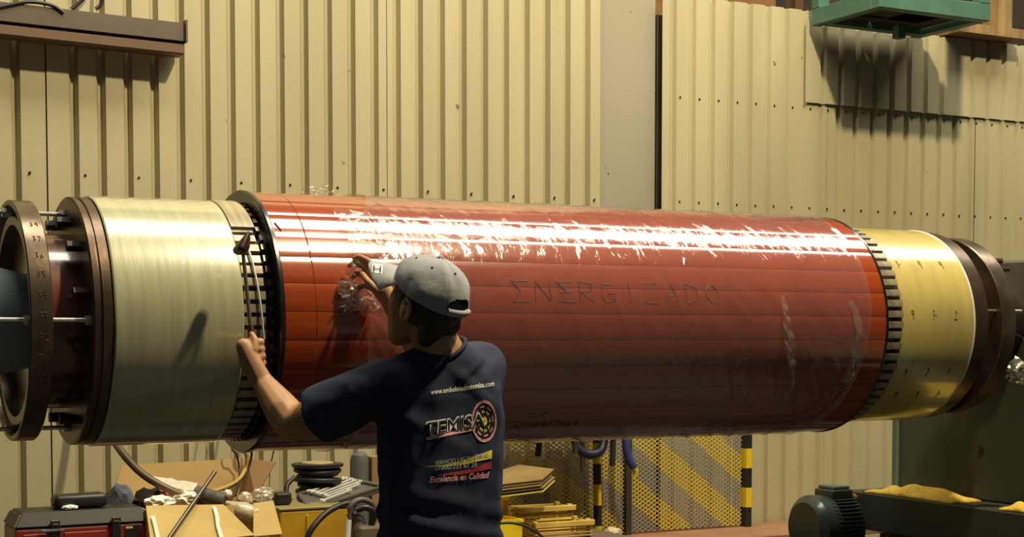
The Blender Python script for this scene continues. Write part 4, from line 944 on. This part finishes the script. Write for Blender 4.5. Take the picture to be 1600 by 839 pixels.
# t-shirt
sh_ = []
lv2 = [level(.86, .178, .125), level(1.0, .168, .118), level(1.2, .172, .118), level(1.35, .170, .110)]
for p, q in zip(lv2, lv2[1:]): sh_.append(hull(p + q))
sh_.append(hull(lv2[-1] + [(SL + Vector((0, 0, .006)), .064), (SR + Vector((0, 0, .006)), .064), (NB_ - Vector((0, 0, .035)), .07)]))
def cone(p0, r0, p1, r1, n=28, sq=1.0):
    bm = B(); cyl(bm, p0, p1, r0, r1, n); return bm
dl_ = (EL - SL).normalized(); sh_.append(hull([(SL, .068), (SL + dl_ * .06, .068)])); sh_.append(cone(SL + dl_ * .01, .068, SL + dl_ * .215 + Vector((0, 0, -.006)), .080))
dr_ = (ER - SR).normalized(); sh_.append(cone(SR, .066, SR + dr_ * .2, .074))
ndir = (hd(-.025, 0, -.06) - NB_).normalized()
sh_.append(cone(NB_ - ndir * .05, .095, NB_ + ndir * .010, .071))
shirt_me = fuse(sh_, .007, 6, 'tshirt')
axl = (EL - SL).normalized()
for v in shirt_me.vertices:
    co = v.co; d = co - TC; l, f_, z = d.dot(LAT), d.dot(FAC), co.z
    nrm_ = v.normal
    k = .006 * noise.noise(Vector((l * 9, f_ * 9, z * 7))) + .004 * noise.noise(Vector((l * 16 + z * 10, f_ * 14, z * 22 - l * 8)))
    wst = max(0, 1 - abs(z - 1.0) / .16); k += .010 * wst * math.sin(z * 95 + l * 22 + 2 * noise.noise(Vector((l * 6, z * 5, 1))))  * (.4 + .6 * (noise.noise(Vector((l * 5, z * 6, 4))) + .3))
    blade = math.exp(-((l - .03) / .05) ** 2) * max(0, 1 - abs(z - 1.28) / .2); k -= .010 * blade * (f_ < 0)          # hollow between the shoulder blades
    dg_ = (l * .8 + (z - 1.25)); k += .006 * math.exp(-((dg_ - .16) / .025) ** 2) * (f_ < 0)                             # diagonal pull folds to the left arm
    dg_ = (l * .5 + (z - 1.25)); k += .005 * math.exp(-((dg_ + .02) / .02) ** 2) * (f_ < 0) * (l < .05)
    v.co = co + nrm_ * k
shirt = obj('tshirt', shirt_me, shirtm, man)
bm = B(); n = 40; u_, v_ = frame_of(ndir); tube(bm, [NB_ + ndir * .011 + (u_ * math.cos(2 * PI * i / n) + v_ * math.sin(2 * PI * i / n)) * .0695 for i in range(n + 1)], .006, 8, False); obj('collar', bm, shirtm, shirt, True, 60)
# jeans and shoes
jn = [hull(level(.80, .165, .11) + level(.93, .16, .11))]
for s in (-1, 1):
    h0, k0, a0_ = tp3(s * .088, 0, .84), tp3(s * .10, .02, .48), tp3(s * .11, -.02, .10); jn.append(hull([(h0, .098), (k0, .075)])); jn.append(cone(k0, .075, a0_ - Vector((0, 0, .04)), .068)); jn.append(hull([(k0, .075), (k0 + Vector((0, 0, .01)), .075)]))
obj('jeans', fuse(jn, .009, 4, 'jeans'), denim, man)
for s in (-1, 1):
    a0_ = tp3(s * .11, -.02, .045); bm = hull([(a0_ - FAC * .03 + Vector((0, 0, 0)), .044), (a0_ + FAC * .08, .043), (a0_ + FAC * .17 + Vector((0, 0, -.008)), .036), (a0_ + Vector((0, 0, .05)), .042)])
    for v in bm.verts: v.co.z = max(v.co.z, .001)
    obj('shoe', bm, shoem, man, True, 60)

# ------------------------------------------------------------------ cap
cp = thing('baseball_cap', hd(0, 0, .02), "pale grey baseball cap with rear opening on the man's head", 'cap')
CF, CRr, CUu = .112, .092, .104
def cpt(th, ph, k=1.0):   # th: azimuth from the front, ph: 0 rim .. 90 top
    f, r = math.cos(th), math.sin(th)
    rim = .018 + .030 * max(0, f) - .022 * max(0, -f)
    h_ = math.sin(ph); c_ = math.cos(ph) ** .85 if ph < PI / 2 - 1e-4 else 0
    bulge = 1 + .02 * math.sin(6 * th) * math.sin(2 * ph) * 0
    seam = 1 - .010 * math.exp(-((((th / (PI / 3)) % 1) - .5) / .04) ** 2)
    wr_k = 1.01 + .04 * noise.noise(Vector((f * 2.6, r * 2.6, h_ * 2.6)))
    return hd(-.008 + CF * f * c_ * seam * k * wr_k, CRr * r * c_ * seam * k * wr_k, rim + (CUu + .012 - rim) * h_ * k * wr_k)
bm = B(); NT, NP = 192, 40; outer = []; inner = []
def opening(i, j): 
    th = 2 * PI * i / NT; d = (th - PI) / .46; ph = PI / 2 * j / NP
    return abs(d) < 1 and .17 < ph < .17 + .24 * math.sqrt(max(0, 1 - d * d))
for K, store in ((1.0, outer), (.975, inner)):
    for j in range(NP): store.append([bm.verts.new(cpt(2 * PI * i / NT, PI / 2 * j / NP, K)) for i in range(NT)])
    store.append(bm.verts.new(cpt(0, PI / 2, K)))
holes = {(i, j) for i in range(NT) for j in range(NP - 1) if opening(i + .5, j + .5)}
for store, fl in ((outer, False), (inner, True)):
    for j in range(NP - 1):
        for i in range(NT):
            if (i, j) in holes: continue
            f = [store[j][i], store[j][(i + 1) % NT], store[j + 1][(i + 1) % NT], store[j + 1][i]]; bm.faces.new(f[::-1] if fl else f)
    for i in range(NT): f = [store[NP - 1][i], store[NP - 1][(i + 1) % NT], store[NP]]; bm.faces.new(f[::-1] if fl else f)
for i in range(NT): bm.faces.new((outer[0][i], inner[0][i], inner[0][(i + 1) % NT], outer[0][(i + 1) % NT]))
crown = obj('crown', bm, capm, cp, True, 60)
bm = B(); t = bmesh.new(); bmesh.ops.create_icosphere(t, subdivisions=2, radius=.009); add(bm, t, None, cpt(0, PI / 2)); obj('button', bm, capm, cp, True)
for k in range(6):
    th = PI / 6 + k * PI / 3 + PI / 6; bm = B(); p = cpt(th + .12, 1.0, 1.004); t = bmesh.new(); bmesh.ops.create_icosphere(t, subdivisions=1, radius=.0035); add(bm, t, None, p); obj('eyelet', bm, greyp, crown)
bm = B(); tube(bm, [cpt(PI + a, .10, 1.012) for a in (-.42, -.25, 0, .25, .42)], .0075, 8); obj('strap', bm, capm, cp, True, 60)
def brim_pt(s, t, dz=0):   # s -1..1 across, t 0..1 outwards
    th = s * 1.15; b = cpt(th, 0.03, .99); out_f = (.086 * (1 - .55 * s * s)) * t
    return b + HF * out_f * 1.25 + HR * (s * .006 * t) + HU * (-.012 * t * t - .020 * s * s * t + dz)
bm = B(); A_ = [[bm.verts.new(brim_pt(-1 + 2 * i / 24, j / 10)) for i in range(25)] for j in range(11)]; B_ = [[bm.verts.new(brim_pt(-1 + 2 * i / 24, j / 10, -.005)) for i in range(25)] for j in range(11)]
for j in range(10):
    for i in range(24): bm.faces.new((A_[j][i], A_[j][i + 1], A_[j + 1][i + 1], A_[j + 1][i])); bm.faces.new((B_[j][i + 1], B_[j][i], B_[j + 1][i], B_[j + 1][i + 1]))
for j in range(10):
    for i_ in (0, 24): bm.faces.new((A_[j][i_], A_[j + 1][i_], B_[j + 1][i_], B_[j][i_]))
for i in range(24): bm.faces.new((A_[10][i], A_[10][i + 1], B_[10][i + 1], B_[10][i])); bm.faces.new((A_[0][i + 1], A_[0][i], B_[0][i], B_[0][i + 1]))
brim = obj('brim', bm, capm, cp, True, 50)

# ------------------------------------------------------------------ prints laid on the cloth
def bvh_of(o):
    me = o.data; return BVHTree.FromPolygons([v.co.copy() for v in me.vertices], [tuple(p.vertices) for p in me.polygons])
def lay(bm, bvh, name, mt, par, off=.0022):
    bad = []
    for v in bm.verts:
        r = ray(v.co.x, v.co.y).normalized(); hit = bvh.ray_cast(CAM, r)
        if hit[0] is None: bad.append(v)
        else: v.co = hit[0] + (hit[1] if hit[1].dot(r) < 0 else -hit[1]) * off
    bmesh.ops.delete(bm, geom=bad, context='VERTS')
    me = bpy.data.meshes.new(name); bm.to_mesh(me); bm.free()
    return obj(name, me, mt, par)
def text_bm(txt, A, Bp, hgt, shear=0.0, bold=0.0):
    cu = bpy.data.curves.new('t', 'FONT'); cu.body = txt; cu.size = 1; cu.offset = bold; cu.resolution_u = 2; cu.shear = shear
    o = bpy.data.objects.new('t', cu); COL.objects.link(o); dg = bpy.context.evaluated_depsgraph_get(); dg.update()
    me = bpy.data.meshes.new_from_object(o.evaluated_get(dg)); bpy.data.objects.remove(o); bpy.data.curves.remove(cu)
    bm = B(); bm.from_mesh(me); bpy.data.meshes.remove(me)
    bmesh.ops.triangulate(bm, faces=bm.faces[:])
    x0, x1 = min(v.co.x for v in bm.verts), max(v.co.x for v in bm.verts)
    for _ in range(2):
        es = [e for e in bm.edges if e.calc_length() > .22]
        if es: bmesh.ops.subdivide_edges(bm, edges=es, cuts=1); bmesh.ops.triangulate(bm, faces=bm.faces[:])
    A, Bp = Vector(A), Vector(Bp)
    for v in bm.verts:
        u = (v.co.x - x0) / (x1 - x0); p = A.lerp(Bp, u); v.co = Vector((p.x, p.y - v.co.y / .72 * hgt, 0))
    return bm
def poly_bm(polys, cell=3.0):
    bm = B()
    for pl in polys:
        f = bm.faces.new([bm.verts.new((x, y, 0)) for x, y in pl])
    bmesh.ops.triangulate(bm, faces=bm.faces[:]); 
    for _ in range(3):
        es = [e for e in bm.edges if e.calc_length() > cell * 2]
        if not es: break
        bmesh.ops.subdivide_edges(bm, edges=es, cuts=1); bmesh.ops.triangulate(bm, faces=bm.faces[:])
    return bm
sb = bvh_of(shirt)
pw = mat('print_white', (.88, .86, .80), .7); ppink = mat('print_pink', (.80, .38, .38), .7); pyel = mat('print_yellow', (.90, .74, .08), .7); pred = mat('print_red', (.45, .035, .04), .7); pgrey = mat('print_grey', (.38, .41, .45), .7); pblk = mat('print_black', (.008, .008, .010), .8)
lay(text_bm('www.embobinadostemisa.com', (673, 617), (771, 603), 8.5, 0, .01), sb, 'print_web_address', pw, shirt)
lay(text_bm('TEMISA', (665.5, 681), (757, 663.5), 21.5, 0, .028), sb, 'print_outline', pw, shirt, .0036)
lay(text_bm('TEMISA', (667, 680), (755.5, 664), 19.5, 0, .0), sb, 'print_letters', pblk, shirt, .0048)
lay(poly_bm([[(666, 683), (742, 668), (742, 672), (666, 688)]]), sb, 'print_underline', ppink, shirt)
def wheel(cx, cy, rx, ry):
    parts = {'pink': [], 'black': [], 'green': []}
    def P(r, a): return (cx + rx * r * math.cos(a), cy + ry * r * math.sin(a))
    def arc(r0, r1, a0, a1, n=6): return [[P(r0, a0 + (a1 - a0) * i / n), P(r1, a0 + (a1 - a0) * i / n), P(r1, a0 + (a1 - a0) * (i + 1) / n), P(r0, a0 + (a1 - a0) * (i + 1) / n)] for i in range(n)]
    for k in range(8):
        a = k * PI / 4 + .2
        parts['pink'] += arc(.86, 1.0, a - .38, a + .38); parts['green'] += arc(.40, .52, a - .34, a + .34, 4); parts['pink'] += arc(.66, .74, a + .16, a + .62, 3)
        parts['black'].append([P(.30, a - .10), P(.60, a - .17), P(.86, a - .07), P(.86, a + .07), P(.60, a + .17), P(.30, a + .10)])
    parts['green'] += arc(.05, .22, 0, 2 * PI, 12)
    return parts
wp = wheel(756, 658, 19.5, 33)
disc = [[(756 + 19.5 * math.cos(2 * PI * i / 28), 658 + 33 * math.sin(2 * PI * i / 28)) for i in range(28)]]
lay(poly_bm(disc, 3), sb, 'print_emblem_ground', mat('print_navy', (.02, .02, .03), .8), shirt, .0012)
lay(poly_bm(wp['pink']), sb, 'print_emblem_rings', ppink, shirt); lay(poly_bm(wp['green']), sb, 'print_emblem_inner', pyel, shirt); lay(poly_bm(wp['black']), sb, 'print_emblem_spokes', pblk, shirt, .003)
lay(poly_bm([[(660, 729), (690, 727), (720, 720), (768, 703), (768, 716), (720, 726), (690, 729)]]), sb, 'print_yellow_swoosh', pyel, shirt)
lay(text_bm('SERVICIO LAS 24 HORAS', (680, 727), (762, 713), 6.5, 0, .02), sb, 'print_text', pgrey, shirt, .0036)
lay(text_bm('01800-333 87 25', (679, 735), (745, 729), 7, 0, .02), sb, 'print_text', pgrey, shirt)
lay(poly_bm([[(684, 742), (720, 740), (740, 732), (767, 720), (767, 732), (740, 738), (715, 742)]]), sb, 'print_red_swoosh', pred, shirt)
lay(text_bm('Excelencia en Calidad', (671, 754), (764, 746), 9.5, .3, .03), sb, 'print_motto', ppink, shirt)
bb = bvh_of(brim)
lay(poly_bm([[(582, 412), (598, 414), (597, 428), (581, 426)]]), bb, 'patch_ground', pw, brim, .0008)
lay(text_bm('H', (584, 425), (596, 426.5), 10, 0, .0), bb, 'patch_letter', mat('patch_dark', (.03, .03, .05), .7), brim, .003)

# ------------------------------------------------------------------ tool in his left hand, film at his right hand
hm = thing('scraper_hammer', TBt, "thin-handled hammer with dark pointed head in the man's left hand", 'hammer')
bm = B(); cyl(bm, TA - ta * .01, PD(392, 517, 4.18), .0055, seg=12); obj('rod', bm, mat('tool_steel', (.34, .27, .17), .35, .6), hm, True)
bm = B(); tube(bm, [PD(391.5, 508, 4.18), PD(393, 525, 4.181), G, TBt], lambda t: .0105 if t > .12 else .008, 12, False); obj('handle', bm, mat('red_brown_grip', (.09, .03, .015), .5), hm, True)
bm = hull([(TA + ta * .004 - lside * .004, .016), (TA + ta * .026 - lside * .016, .008), (TA + lside * .014 - ta * .004, .013), (TA + ta * .042 - lside * .020, .003), (TA - F0 * .02 , .011)]); obj('head', bm, mat('dark_red_head', (.05, .015, .012), .45), hm, True, 50)
film3 = film_mat('gathered_film', (.72, .62, .54), .28, .08, .9, 40)
bf = thing('film_bunch', PD(560, 470, 4.36), "crumpled clear film gathered under the man's raised right hand", 'film')
ribbon([PD(562, 408, 4.345), PD(556, 430, 4.36), PD(552, 452, 4.36), PD(556, 478, 4.355)], lambda t: .05 + .05 * t, 15, 'film_sheet', bf, film3, amp=.35)
ribbon([PD(580, 440, 4.35), PD(575, 458, 4.36), PD(572, 472, 4.36), PD(585, 486, 4.35)], .06, 17, 'film_sheet', bf, film3, amp=.4)
bm = B(); crumple(bm, PD(547, 462, 4.36), (.028, .03, .045), 23, .5, 3, 2.5); obj('film_lump', bm, film3, bf, True)
